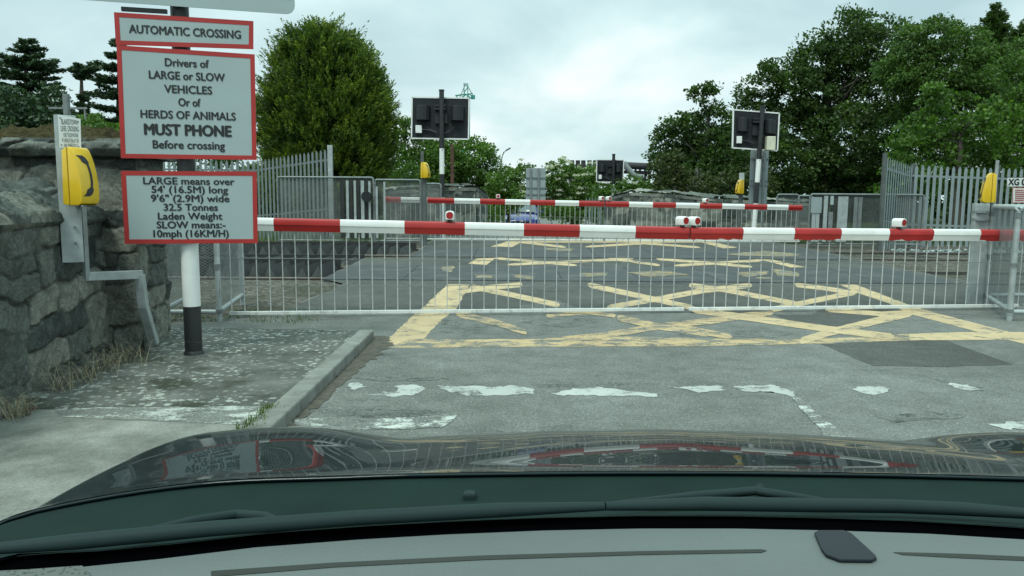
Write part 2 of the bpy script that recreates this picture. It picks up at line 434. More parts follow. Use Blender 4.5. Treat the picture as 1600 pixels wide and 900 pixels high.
    MT['yellow_gloss'] = simple('telephone yellow', (0.66, 0.42, 0.012), 0.33, 0, 0.08, 5, dirt=0.15, dirtc=(0.35, 0.23, 0.03), coat=0.3)
    MT['yellow_dark'] = simple('telephone seam', (0.20, 0.12, 0.01), 0.6)
    MT['lens_red'] = simple('red lamp lens', (0.32, 0.012, 0.014), 0.15, 0, 0.1, 20, coat=0.6)
    MT['hood_black'] = simple('black lamp housing', (0.008, 0.011, 0.014), 0.55, 0, 0.25, 4)
    MT['board_back'] = simple('signal board back', (0.008, 0.011, 0.014), 0.8, 0, 0.3, 2, dirt=0.25, dirtc=(0.02, 0.025, 0.028))
    MT['sign_back'] = simple('grey sign back', (0.27, 0.32, 0.33), 0.5, 0.2, 0.12, 2)
    MT['cream'] = simple('cream plastic', (0.55, 0.55, 0.43), 0.5)
    MT['bark'] = simple('bark', (0.062, 0.055, 0.044), 0.95, 0, 0.4, 9, 0.8, 30)
    MT['bark_grey'] = simple('grey bark', (0.12, 0.12, 0.105), 0.95, 0, 0.4, 7, 0.8, 25)
    MT['rust'] = simple('rusty steel', (0.11, 0.055, 0.040), 0.8, 0.2, 0.3, 3)
    MT['dark_plant'] = simple('dark plant steel', (0.030, 0.028, 0.032), 0.7, 0.1, 0.4, 0.3)
    MT['pale_pipe'] = simple('pale pipe', (0.20, 0.215, 0.225), 0.6, 0.1, 0.2, 0.3)
    MT['crane_green'] = simple('crane green', (0.03, 0.26, 0.20), 0.5, 0, 0.1, 0.5)
    MT['dry'] = simple('dry stalks', (0.23, 0.20, 0.13), 0.9, 0, 0.3, 20)
    # fine expanded steel mesh seen from afar: holes are real transparency
    def scrim(name, c, pitch, width):
        m = NT(name); p = m.pos(); q = m.n('ShaderNodeSeparateXYZ'); m.l(p, q.inputs[0])
        h = m.math('ADD', q.outputs[0], m.math('MULTIPLY', q.outputs[1], 0.7))
        a = m.math('FRACT', m.math('MULTIPLY', m.math('ADD', h, m.math('MULTIPLY', q.outputs[2], 1.7)), 1/pitch))
        b = m.math('FRACT', m.math('MULTIPLY', m.math('SUBTRACT', h, m.math('MULTIPLY', q.outputs[2], 1.7)), 1/pitch))
        k = m.math('MAXIMUM', m.math('LESS_THAN', a, width), m.math('LESS_THAN', b, width))
        m.col(m.mix(1.0, c, m.mr(m.noise(p, 1.5, 5), 0.3, 0.7, 0.7, 1.3), 'MULTIPLY')).set(0.6, 0.2)
        m.l(k, m.b.inputs['Alpha']); return m.mat
    MT['scrim'] = scrim('expanded steel mesh', (0.145, 0.165, 0.160), 0.05, 0.24)
    # leaves
    def leaf(name, c0, c1, c2, transl=0.35, rough=0.5):
        m = NT(name); a = m.n('ShaderNodeAttribute'); a.attribute_name = 'tint'
        c = m.ramp(a.outputs['Fac'], [(0, c0), (0.55, c1), (1, c2)])
        m.col(c).set(rough, spec=0.35)
        tr = m.n('ShaderNodeBsdfTranslucent'); m.l(m.mix(1.0, c, (1.1, 1.25, 0.6), 'MULTIPLY'), tr.inputs[0])
        mx = m.n('ShaderNodeMixShader'); mx.inputs[0].default_value = transl
        m.l(m.b.outputs[0], mx.inputs[1]); m.l(tr.outputs[0], mx.inputs[2]); m.l(mx.outputs[0], m.o.inputs['Surface'])
        return m.mat
    MT['leaf_syc'] = leaf('sycamore leaves', (0.026, 0.050, 0.014), (0.050, 0.096, 0.022), (0.11, 0.185, 0.034))
    MT['leaf_mid'] = leaf('mid green leaves', (0.045, 0.092, 0.016), (0.090, 0.175, 0.028), (0.16, 0.27, 0.045))
    MT['leaf_ash'] = leaf('ash leaves', (0.036, 0.074, 0.014), (0.068, 0.136, 0.023), (0.125, 0.215, 0.037))
    MT['leaf_light'] = leaf('fresh maple leaves', (0.042, 0.092, 0.014), (0.078, 0.158, 0.022), (0.135, 0.235, 0.036), 0.4)
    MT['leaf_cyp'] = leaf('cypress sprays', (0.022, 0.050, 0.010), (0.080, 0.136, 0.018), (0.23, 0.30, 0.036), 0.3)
    MT['leaf_conifer'] = leaf('dark conifer needles', (0.022, 0.046, 0.022), (0.040, 0.080, 0.034), (0.065, 0.11, 0.040), 0.15)
    MT['leaf_brown'] = leaf('olive brown leaves', (0.028, 0.044, 0.014), (0.056, 0.078, 0.022), (0.11, 0.125, 0.035))
    MT['blossom'] = leaf('cream blossom', (0.45, 0.46, 0.38), (0.55, 0.56, 0.46), (0.66, 0.66, 0.56), 0.3)
    MT['grass'] = leaf('grass blades', (0.045, 0.075, 0.016), (0.075, 0.12, 0.022), (0.14, 0.17, 0.05), 0.35)
    # car
    m = NT('dark metallic car paint'); p = m.pos()
    m.col((0.005, 0.012, 0.014)).set(0.4, 0.0, 0.55, 0.03); m.b.inputs['Coat Roughness'].default_value = 0.008
    fl = m.noise(p, 900, 2); m.l(m.mr(fl, 0.3, 0.7, 0.26, 0.4), m.b.inputs['Roughness']); MT['car_paint'] = m.mat
    m = NT('cowl plastic'); m.col(m.mix(1.0, (0.010, 0.023, 0.020), m.mr(m.noise(m.pos(), 6, 5), .3, .7, .85, 1.15), 'MULTIPLY')).set(0.9, spec=0.08); MT['cowl'] = m.mat
    MT['cowl_old'] = simple('cowl plastic', (0.0085, 0.020, 0.018), 0.85, 0, 0.10, 6, 0.1, 300)
    m = NT('wiper black'); m.col((0.015, 0.029, 0.029)).set(0.65, spec=0.15); MT['wiper'] = m.mat
    MT['wiper_old'] = simple('wiper black', (0.020, 0.030, 0.034), 0.5, 0, 0.15, 8)
    MT['frit'] = simple('old edge', (0.003, 0.003, 0.004))
    m = NT('black windscreen edge'); m.col((0.0012, 0.0012, 0.0016)).set(1.0, spec=0.0); MT['frit'] = m.mat
    m = NT('grained grey dashboard'); p = m.pos()
    m.col(m.mix(1.0, (0.112, 0.128, 0.124), m.mr(m.noise(p, 4, 4), 0.3, 0.7, 0.93, 1.07), 'MULTIPLY')).set(0.62, spec=0.3)
    m.bump(m.vor(p, 420.0), 0.25, 0.0015); MT['dash'] = m.mat
    MT['dash_slot'] = simple('dashboard slot', (0.02, 0.024, 0.02), 0.8)
    m = NT('speaker grille'); p = m.pos()
    k = m.mr(m.vor(p, 260.0), 0.25, 0.45, 0, 1)
    m.col(m.mix(k, (0.03, 0.032, 0.03), (0.09, 0.10, 0.09))).set(0.7); MT['dash_grille'] = m.mat
    m = NT('smoked sensor lens'); m.col((0.012, 0.016, 0.021)).set(0.35, spec=0.15); MT['sensor'] = m.mat
    MT['blue_car'] = simple('blue car paint', (0.014, 0.030, 0.22), 0.35, 0.1, 0.05, 3, coat=0.8)
    MT['dark_glass'] = simple('car window glass', (0.05, 0.07, 0.08), 0.08, 0, 0.2, 2, coat=1.0)
    MT['headlight'] = simple('headlight glass', (0.62, 0.64, 0.66), 0.12, 0.3, 0.1, 8, coat=1.0)
    MT['tyre'] = simple('tyre rubber', (0.02, 0.02, 0.02), 0.85)
    MT['grey_plate'] = simple('number plate', (0.6, 0.62, 0.6), 0.5)
init_mats()
# ---------------------------------------------------------------- ground, road, markings
KINKS = [9.3, 20.5, 24.0, 38.0, 60.0]
def sheet(name, outline, m, dz, jitter=0.0, sub=0.0, kind='structure', zfun=None):
    pts = [Vector((p[0], p[1], 0)) for p in outline]
    if sub > 0:
        out = []
        for i, p in enumerate(pts):
            q = pts[(i+1) % len(pts)]; n = max(1, int((q-p).length/sub))
            out += [p.lerp(q, k/n) for k in range(n)]
        pts = out
    if jitter > 0:
        pts = [p + Vector((random.gauss(0, jitter), random.gauss(0, jitter), 0)) for p in pts]
    bm = bmesh.new()
    vv = [bm.verts.new(p) for p in pts]
    for t in tessellate_polygon([pts]):
        try: bm.faces.new([vv[i] for i in t])
        except ValueError: pass
    for y in KINKS:
        bmesh.ops.bisect_plane(bm, geom=bm.verts[:]+bm.edges[:]+bm.faces[:], plane_co=(0, y, 0), plane_no=(0, 1, 0), dist=1e-4)
    for v in bm.verts: v.co.z = (zfun or gz)(v.co.y) + dz
    for f in bm.faces:
        f.normal_update()
        if f.normal.z < 0: f.normal_flip()
    me = bpy.data.meshes.new(name); bm.to_mesh(me); bm.free(); me.materials.append(m)
    o = bpy.data.objects.new(name, me); COL.objects.link(o)
    if kind: o['kind'] = kind
    return o
def merge(name, objs, kind='structure'):
    """flat markings of one sort become one surface"""
    bm = bmesh.new(); mats = []
    for o in objs:
        k = len(bm.faces); bm.from_mesh(o.data); bm.faces.ensure_lookup_table()
        m = o.data.materials[0]
        if m not in mats: mats.append(m)
        for f in bm.faces[k:]: f.material_index = mats.index(m)
    me = bpy.data.meshes.new(name); bm.to_mesh(me); bm.free()
    for m in mats: me.materials.append(m)
    for o in objs:
        d = o.data; bpy.data.objects.remove(o); bpy.data.meshes.remove(d)
    o = bpy.data.objects.new(name, me); COL.objects.link(o)
    if kind: o['kind'] = kind
    return o
def px_sheet(pix, m, dz, jitter=0.006, sub=0.08, base=0.0):
    return sheet('marking', [gp(x, y, base).xy for x, y in pix], m, dz, jitter, sub, None)
def px_strip(path, h, m, dz, jitter=0.007):
    h *= 1.15
    path = [path[0]] + [(path[0][0]*.93+path[1][0]*.07, path[0][1]*.93+path[1][1]*.07)] + path[1:-1] + [(path[-1][0]*.93+path[-2][0]*.07, path[-1][1]*.93+path[-2][1]*.07)] + [path[-1]]
    hh = [h*.45] + [h]*(len(path)-2) + [h*.4]
    up = [(x, y-k_) for (x, y), k_ in zip(path, hh)]; dn = [(x, y+k_) for (x, y), k_ in zip(path, hh)][::-1]
    return px_sheet(up+dn, m, dz, jitter*.6, 0.10)

sheet('ground', [(-900, -60), (900, -60), (900, 1100), (-900, 1100)], MT['grassland'], -0.06)
sheet('track_bed', [(-70, 8.2), (70, 8.2), (70, 20.6), (-70, 20.6)], MT['ballast'], -0.03)
KX = -1.33      # kerb line
sheet('road', [(KX, -12), (9.5, -12), (9.2, 10.0), (7.4, 11.6), (7.2, 20.4), (6.2, 24), (5.2, 38), (6.6, 70), (1.2, 70), (-0.6, 38), (-2.2, 22), (-2.1, 15.6), (-3.0, 15.5), (-3.0, 12.2),
               (-2.55, 11.6), (-2.75, 9.0), (-3.9, 8.0), (-3.9, 7.15), (KX, 7.15)], MT['asphalt'], 0.0, 0.02, 0.5)
PV = 0.07
sheet('pavement', [(-3.9, 4.5), (KX-0.14, 4.5), (KX-0.14, 7.32), (-3.9, 7.5)], MT['pavement'], PV, 0.008, 0.2)
sheet('footway_crossing', [(-3.9, -12), (KX-0.14, -12), (KX-0.14, 4.5), (-3.9, 4.5)], MT['pale'], PV, 0.0, 0.3)
kb = MB(); y = 2.0
while y < 7.2:
    ln = min(0.915, 7.32-y)
    kb.box((KX-0.07, y+ln/2, 0.005), (0.142, ln-0.012, 0.16+random.uniform(-.004, .004))); y += ln
structure(kb.build('kerb', MT['kerb'], bevel=0.014))
sheet('gutter_dirt', [(KX-.002, 4.4), (KX+0.05, 4.4), (KX+0.10, 5.4), (KX+0.16, 6.3), (KX+0.24, 7.0), (KX+0.10, 7.4), (KX-0.6, 7.6), (KX-.8, 7.3), (KX-.002, 7.2)], MT['silt'], 0.004, 0.018, 0.06)

bx1 = 6.9
sheets = [px_sheet([(1280, 537), (1475, 531), (1583, 570), (1480, 573), (1364, 572)], MT['patch'], 0.0016, 0.004),
          px_sheet([(1195, 488), (1290, 484), (1372, 494), (1320, 512), (1240, 503)], MT['patch'], 0.0016, 0.01),
          px_sheet([(735, 441.5), (1320, 441.5), (1420, 478), (1390, 487), (1180, 490), (700, 484), (690, 470)], MT['patch2'], 0.0012, 0.01),
          px_sheet([(1320, 441.5), (1560, 446), (1600, 478), (1425, 479)], MT['patch2'], 0.0009, 0.01)]
sheets.append(sheet('m', [(-2.6, 9.05), (bx1-.1, 10.15), (9.0, 10.2), (7.4, 11.6), (7.2, 20.38), (-2.15, 20.38), (-2.08, 15.6), (-2.98, 15.5), (-2.98, 12.2), (-2.54, 11.6), (-2.73, 9.1)], MT['patch2'], 0.0006, 0.0, 0.5, None))
merge('tarmac_repairs', sheets)
s = []
for i, p in enumerate([[(690, 498), (740, 493), (765, 510), (730, 525), (690, 518)], [(815, 478), (870, 470), (930, 488), (935, 505), (880, 512), (820, 505)], [(1060, 518), (1130, 520), (1128, 531), (1065, 531)],
                       [(1362, 652), (1440, 646), (1510, 646), (1500, 654), (1400, 660)], [(1225, 470), (1290, 480), (1270, 492), (1190, 492)], [(1110, 524), (1190, 512), (1250, 522), (1200, 530)],
                       [(540, 590), (640, 585), (700, 592), (620, 597)], [(1460, 592), (1500, 594), (1540, 604), (1500, 604)], [(560, 648), (650, 646), (640, 652), (570, 654)]]):
    s.append(px_sheet(p, MT['scuff'], 0.0018+.0001*i, 0.02, 0.06))
merge('tarmac_scuffs', s)

Y_, YW = MT['yellow'], MT['yellow_worn']
s = []
s.append(px_sheet([(700, 444), (734, 445), (722, 466), (712, 484), (690, 500), (672, 518), (655, 541), (593, 544), (640, 498)], Y_, 0.0020))
s.append(px_sheet([(593, 544), (830, 542), (1110, 541), (1290, 537), (1420, 532), (1420, 522), (1280, 530), (1110, 529), (930, 525), (830, 530), (720, 531), (650, 529)], YW, 0.0022))
s.append(px_sheet([(1420, 532), (1600, 531), (1700, 527), (1640, 519), (1500, 519), (1420, 522)], Y_, 0.0024))
s.append(px_sheet([(1310, 444.5), (1336, 444.5), (1348, 449), (1424, 478), (1600, 525), (1680, 546), (1640, 548), (1539, 522), (1415, 489), (1394, 476), (1340, 458)], Y_, 0.0026))
k = 0.0028
for path, h, mm in [
    ([(735, 448), (800, 461), (874, 477)], 3.6, Y_), ([(722, 455), (770, 449), (816, 445)], 3.4, Y_), ([(918, 445), (1000, 463), (1086, 482)], 3.6, Y_),
    ([(948, 481), (1030, 467), (1100, 454), (1175, 446)], 3.6, Y_), ([(1077, 446), (1131, 453), (1249, 476)], 3.4, Y_), ([(1242, 445), (1290, 451), (1327, 457)], 3.0, Y_),
    ([(1340, 456), (1249, 475), (1195, 487)], 3.6, Y_), ([(1208, 488), (1161, 494), (1124, 500), (1032, 510), (941, 525), (874, 531)], 4.2, YW),
    ([(1080, 484), (1178, 498), (1303, 516), (1397, 527)], 4.4, Y_), ([(1290, 484), (1377, 491), (1418, 489)], 3.2, Y_),
    ([(1425, 489), (1364, 503), (1296, 520), (1250, 534)], 5.0, Y_), ([(712, 490), (776, 505), (823, 520)], 4.2, YW),
    ([(854, 494), (918, 488), (962, 494)], 2.8, YW), ([(965, 497), (1026, 510), (1110, 523)], 4.4, YW), ([(1060, 506), (1117, 502)], 4.2, YW), ([(1067, 512), (1144, 528)], 4.0, YW),
    ([(773, 403.6), (901, 415)], 1.7, Y_), ([(793, 414), (989, 404.6)], 1.7, Y_), ([(951, 404), (1032, 415)], 1.7, Y_), ([(1053, 415.6), (1192, 407)], 1.8, Y_), ([(1026, 405), (1100, 410.5), (1175, 417.5)], 1.7, Y_),
    ([(810, 378), (884, 386.5)], 1.5, Y_), ([(915, 386), (1040, 378.5)], 1.4, Y_), ([(985, 379), (1094, 387)], 1.4, Y_), ([(815, 378), (1100, 378.3)], 1.2, Y_)]:
    s.append(px_strip(path, h, mm, k)); k += 0.00015
s.append(px_sheet([(732, 412), (760, 414), (775, 403), (745, 404)], Y_, 0.0020)); s.append(px_sheet([(1185, 405), (1208, 406), (1258, 417.5), (1236, 418)], Y_, 0.0020))
s.append(px_sheet([(766, 385.5), (800, 386), (818, 377), (793, 377)], Y_, 0.0020)); s.append(px_sheet([(1090, 378), (1112, 378), (1152, 387), (1130, 388)], Y_, 0.0020))
merge('yellow_box_marking', s)
s = []
W_ = MT['white_worn']
for i, p in enumerate([
    [(543, 600), (560, 598), (570, 605), (545, 610)], [(578, 617), (600, 613), (622, 612), (617, 603), (650, 601), (663, 607), (655, 612), (650, 618), (610, 620)],
    [(683, 603), (720, 604), (745, 603), (765, 606), (800, 602), (832, 608), (832, 615), (800, 618), (730, 619), (702, 612)],
    [(861, 616), (885, 610), (930, 605), (960, 608), (1000, 613), (1027, 616), (1025, 620), (960, 619), (880, 618)],
    [(1040, 604), (1060, 606), (1085, 604), (1130, 604), (1125, 611), (1090, 614), (1075, 609)],
    [(1144, 604), (1210, 602), (1240, 613), (1243, 622), (1225, 617), (1205, 612), (1160, 612)],
    [(1334, 605), (1383, 605), (1387, 612), (1362, 619), (1341, 613)], [(1478, 599), (1510, 602), (1536, 610), (1520, 611), (1490, 606)],
    [(1544, 663), (1600, 659), (1680, 655), (1680, 671), (1565, 671)]]):
    s.append(px_sheet(p, MT['white_line'], 0.0024 + i*0.0001, 0.012, 0.035))
s.append(px_sheet([(1236, 620), (1252, 624), (1275, 645), (1305, 668), (1325, 686), (1292, 688), (1278, 666), (1254, 643)], W_, 0.0040))
s.append(px_sheet([(452, 655), (540, 652), (560, 660), (590, 661), (580, 671), (520, 672), (436, 673)], MT['white_worn'], 0.0024))
s.append(px_sheet([(560, 655), (640, 653), (716, 647), (706, 660), (690, 669), (580, 671)], MT['white_worn'], 0.0030))
merge('white_line_marking', s)
s = [px_sheet([(85, 642), (150, 637), (300, 636), (432, 634), (418, 664), (300, 661), (100, 652)], MT['white_worn'], PV+0.002, base=PV)]
merge('pavement_white_marking', s)

# rubber panels between the rails, painted traces, rails and guards
def tz(y): return gz(y)
def px_panel(name, ya, yb, x0, x1, lab):
    t = thing(name, lab, 'crossing surface', (0, (ya+yb)/2, gz((ya+yb)/2)), 'rubber crossing surfaces')
    n = int((x1-x0)/1.2)
    for i in range(n):
        a = x0+(x1-x0)*i/n; b = x0+(x1-x0)*(i+1)/n-0.012
        m = MB()
        pts = [(a, ya, gz(ya)+0.013), (b, ya, gz(ya)+0.013), (b, yb, gz(yb)+0.013), (a, yb, gz(yb)+0.013)]
        m.prism(pts, (0, 0, -0.04)); m.build('panel', MT['rubber'], t)
    return t
TR = [(12.05, 14.2), (15.9, 18.3)]
px_panel('crossing_surface', *TR[0], -2.98, 7.1, 'dark rubber panel surface laid over the track nearest the striped barrier')
px_panel('crossing_surface', *TR[1], -2.1, 7.0, 'dark rubber panel surface laid over the farther of the two tracks')
s = []; k = 0.016
for p in [[(690, 418), (710, 417), (706, 427), (692, 425)], [(742, 431), (770, 431), (768, 436), (745, 436)], [(800, 430), (838, 433), (832, 438), (803, 436)], [(905, 429), (950, 427), (948, 433), (905, 434)],
          [(1150, 428), (1200, 424), (1200, 430), (1165, 435)], [(1205, 421), (1246, 427), (1250, 434), (1215, 432)], [(1180, 434), (1206, 435), (1204, 438), (1182, 437)],
          [(1130, 398), (1200, 393), (1250, 399), (1240, 402), (1160, 401)], [(850, 388), (900, 390), (890, 394), (852, 392)], [(980, 427), (1040, 424), (1080, 431), (1010, 434)]]:
    s.append(px_sheet(p, MT['yellow_trace'], k, 0.02)); k += 0.0003
merge('worn_yellow_traces', s)
for i, (y0, lab) in enumerate([(12.25, 'steel running rail under the near edge of the first rubber crossing surface'), (13.85, 'steel running rail at the far side of the nearer track'),
                               (16.2, 'steel running rail at the near side of the farther track'), (17.8, 'steel running rail farthest from the striped barrier')]):
    m = MB(); z = gz(y0)+0.008
    m.box((0, y0, z-0.012), (140, 0.07, 0.03)); m.box((0, y0, z-0.07), (140, 0.02, 0.10)); m.box((0, y0, z-0.125), (140, 0.14, 0.02))
    top(m.build('railway_rail', MT['steel_rail'], bevel=0.006), lab, 'rail', 'rails of the two tracks')
def guard(x0, x1, y0, y1, lab, up=0.0, board=True, h=0.2, pitch=0.25):
    zc = gz((y0+y1)/2)+up
    t = thing('trespass_guard', lab, 'trespass guard', ((x0+x1)/2, (y0+y1)/2, zc-0.2), 'ridged trespass guards beside the road')
    m = MB(); n = int((x1-x0)/pitch)
    for i in range(n):
        a = x1-(i+1)*pitch; tri = [(a+0.008, y0, zc-h+0.01), (a+pitch-0.008, y0, zc-h+0.01), (a+pitch*(0.5+random.uniform(-.2, .14)), y0, zc+random.uniform(-.03, .012))]
        m.prism(tri, (0, y1-y0, 0), 0); m.prism([(p[0], y0-.014, p[2]) for p in tri], (0, .012, 0), 1)
    m.build('ridge_row', [MT['timber_dark'], MT['ridge']], t)
    b = MB(); b.box(((x0+x1)/2, (y0+y1)/2, zc-h-0.02), (x1-x0, y1-y0+0.02, 0.05))
    if board:
        b.box(((x0+x1)/2, y1+0.06, zc-0.09), (x1-x0, 0.07, 0.22)); b.box(((x0+x1)/2, y0-0.05, zc-h+0.02), (x1-x0, 0.05, 0.07))
    b.build('base_frame', MT['timber_dark'], t)
    return t
guard(-9.0, -3.06, 12.45, 13.6, 'dark ridged guard beside the nearer track, left of the road', 0.16, h=.25)
guard(-9.0, -2.2, 16.4, 17.55, 'dark ridged guard beside the farther track, left of the road', 0.16, h=.25)
guard(-9.0, -3.0, 14.6, 15.5, 'dark ridged guard lying between the two tracks left of the road', 0.06, h=0.16)
guard(7.35, 16, 12.45, 13.6, 'dark ridged guard beside the nearer track, right of the road', -0.02, h=0.14)
guard(7.3, 16, 16.4, 17.55, 'dark ridged guard beside the farther track, right of the road', -0.02, h=0.14)

# ---------------------------------------------------------------- stonework
def vnoise(p, seed, f):
    g = np.random.default_rng(seed); out = np.zeros(len(p))
    for k in range(7):
        d = g.normal(size=3); d /= np.linalg.norm(d)
        out += np.sin(p @ (d*f*g.uniform(.6, 1.9)) + g.uniform(0, 6.28))
    return out/7**0.5/1.2
class Wall:
    def __init__(s): s.v = []; s.f = []; s.r = []; s.j = []; s.nv = 0
    def face(s, P0, U, V, course=0.26, length=0.45, depth=0.045, res=0.028, seed=1, rough=0.012, edge=True):
        """stone face from corner P0 spanning vectors U (along) and V (up); bulges along U x V"""
        P0, U, V = (np.array(q, float) for q in (P0, U, V))
        W, H = np.linalg.norm(U), np.linalg.norm(V); u, v = U/W, V/H; n = np.cross(u, v)
        nu, nv = max(2, int(W/res)), max(2, int(H/res))
        gu, gv = np.meshgrid(np.linspace(0, W, nu+1), np.linspace(0, H, nv+1))
        g = np.random.default_rng(seed)
        P = P0 + gu.reshape(-1, 1)*u + gv.reshape(-1, 1)*v
        su = gu.ravel() + 0.055*vnoise(P, seed+1, 5.0) + .016*vnoise(P, seed+7, 17) + .006*vnoise(P, seed+9, 48); sv = gv.ravel() + 0.05*vnoise(P, seed+2, 4.5) + .014*vnoise(P, seed+8, 15) + .006*vnoise(P, seed+10, 48)
        seeds = []; y = -0.1
        while y < H+0.2:
            h = course*g.uniform(0.6, 1.45); x = -g.uniform(0, length)
            while x < W+length:
                l_ = length*g.uniform(0.45, 1.6)
                if g.random() < 0.3 and h > course*0.8:
                    seeds += [(x+l_/2, y+h*.28, l_/2, h*.28), (x+l_/2, y+h*.78, l_/2, h*.22)]
                else: seeds.append((x+l_/2, y+h/2+g.uniform(-.02, .02), l_/2, h/2))
                x += l_
            y += h
        S = np.array(seeds)
        d = ((np.abs(su[:, None]-S[:, 0])/S[:, 2])**7 + (np.abs(sv[:, None]-S[:, 1])/S[:, 3])**7)**(1/7)
        size = np.minimum(S[:, 2], S[:, 3])
        o = np.argsort(d, axis=1); i1 = o[:, 0]
        r = np.arange(len(d)); F1 = d[r, i1]
        eg = np.clip((1.02-F1)*size[i1]/0.016, 0, 1)
        sm = eg*eg*(3-2*eg)
        tone = g.random(len(S)); push = g.uniform(-.5, 1, len(S))
        tilt = g.normal(0, .6, (len(S), 2))
        disp = depth*sm + sm*push[i1]*depth*.5 + sm*depth*(tilt[i1, 0]*(su-S[i1, 0])/S[i1, 2] + tilt[i1, 1]*(sv-S[i1, 1])/S[i1, 3])*.6
        disp += rough*vnoise(P, seed+3, 24) + rough*0.7*np.abs(vnoise(P, seed+4, 60)) + rough*.35*vnoise(P, seed+5, 130)
        if edge:
            e = np.minimum.reduce([gu.ravel(), W-gu.ravel(), gv.ravel(), H-gv.ravel()])
            disp = disp*np.clip(e/0.05, 0, 1) + np.where(e < 0.05, depth*.5*(1-e/0.05), 0)*0
        P = P + disp[:, None]*n
        idx = np.arange((nu+1)*(nv+1)).reshape(nv+1, nu+1)
        f = np.stack([idx[:-1, :-1], idx[:-1, 1:], idx[1:, 1:], idx[1:, :-1]], -1).reshape(-1, 4)
        s.v.append(P); s.f.append(f+s.nv); s.nv += len(P); s.r.append(tone[i1]); s.j.append(1-sm)
        return s
    def build(s, name, m, parent=None):
        return np_mesh(name, np.concatenate(s.v), np.concatenate(s.f), m, parent, smooth=True, attrs={'rnd': np.concatenate(s.r), 'joint': np.concatenate(s.j)})

# low wall along the pavement
A = Vector((-2.60, 0.8, 0)); B = Vector((-3.36, 6.30, 0)); D = (B-A).normalized(); Nn = Vector((D.y, -D.x, 0)); L_ = (B-A).length
wl = thing('stone_wall', 'low rubble stone wall with sloped capping slabs running beside the pavement', 'wall', (A+B)/2)
zt = 1.17
w = Wall(); w.face(A, D*L_, (0, 0, zt), 0.30, 0.46, 0.020, 0.0105, 11, 0.007)
w.face(A - Nn*0.5 + D*0, Nn*0.5, (0, 0, zt), 0.3, 0.5, 0.03, 0.05, 12)
w.face(B - Nn*0.5, -D*L_, (0, 0, zt), 0.34, 0.55, 0.03, 0.08, 13); w.build('wall_face', MT['stone'], wl)
w = Wall(); up = Vector((0, 0, 1)); o_ = A + Nn*0.06 + up*zt
w.face(o_, D*L_, -Nn*0.34+up*0.22, 0.55, 0.26, 0.035, 0.0105, 21, 0.012)
w.face(o_ - Nn*0.34+up*0.22, D*L_, -Nn*0.28, 0.5, 0.3, 0.05, 0.04, 22, 0.02)
w.face(A + Nn*0.0 + up*(zt-0.04), D*L_, Nn*0.06+up*0.04, 0.5, 0.3, 0.01, 0.04, 23)
w.build('capping', MT['stone'], wl)
# taller pier with mossy cap
x0, x1, y0, y1, zt = -4.55, -3.06, 6.30, 7.15, 1.665
pr = thing('stone_pier', 'tall stone gate pier with a mossy hipped cap behind the yellow telephone', 'pier', ((x0+x1)/2, (y0+y1)/2, 0))
w = Wall(); w.face((x0, y0, 0), (x1-x0, 0, 0), (0, 0, zt), 0.28, 0.36, 0.022, 0.0105, 31, 0.007)
w.face((x1, y0, 0), (-0.16, y1-y0, 0), (0, 0, zt), 0.28, 0.34, 0.022, 0.0105, 32, 0.007)
w.face((x1-0.16, y1, 0), (x0-x1+0.16, 0, 0), (0, 0, zt), 0.3, 0.4, 0.03, 0.07, 33); w.face((x0, y1, 0), (0, y0-y1, 0), (0, 0, zt), 0.3, 0.4, 0.03, 0.07, 34)
w.build('pier_shaft', MT['stone'], pr)
w = Wall(); e = 0.09
w.face((x0-e, y0-e, zt), (x1-x0+2*e, 0, 0), (0, 0, 0.14), 0.16, 0.42, 0.05, 0.012, 41, 0.018); w.face((x1+e, y0-e, zt), (-.16, y1-y0+2*e, 0), (0, 0, 0.14), 0.3, 0.7, 0.03, 0.025, 42, 0.015)
w.face((x0-e, y0, zt), (x1-x0+2*e, 0, 0), (0, -e, 0), 0.5, 0.7, 0.005, 0.04, 43); w.face((x1+e-.16, y1+e, zt), (x0-x1-2*e+.16, 0, 0), (0, 0, 0.14), 0.3, .7, .02, .06, 44); w.face((x0-e, y1+e, zt), (0, y0-y1-2*e, 0), (0, 0, .14), .3, .7, .02, .06, 45)
w.build('capping_course', MT['stone'], pr)
nx, ny = 130, 80
gx, gy = np.meshgrid(np.linspace(x0-e-.01, x1+e-.02, nx), np.linspace(y0-e-.01, y1+e, ny))
ax = np.minimum(gx-gx.min(), gx.max()-gx)/((x1-x0)/2+e); ay = np.minimum(gy-gy.min(), gy.max()-gy)/((y1-y0)/2+e)
hz = np.minimum(ax, ay*1.0); P = np.stack([gx.ravel(), gy.ravel(), np.zeros(gx.size)], 1)
steps = np.floor(hz*4.2+0.25*vnoise(P, 51, 6).reshape(hz.shape))/4.2
z = zt+0.135 + 0.17*(0.45*hz+0.55*steps) + 0.020*vnoise(P, 52, 18).reshape(hz.shape) + 0.018*vnoise(P, 53, 45).reshape(hz.shape)
z = np.where((ax < .02) | (ay < .02), zt+0.12, z)
P[:, 2] = z.ravel(); idx = np.arange(nx*ny).reshape(ny, nx)
np_mesh('mossy_cap', P, np.stack([idx[:-1, :-1], idx[:-1, 1:], idx[1:, 1:], idx[1:, :-1]], -1).reshape(-1, 4), MT['moss'], pr, smooth=True)
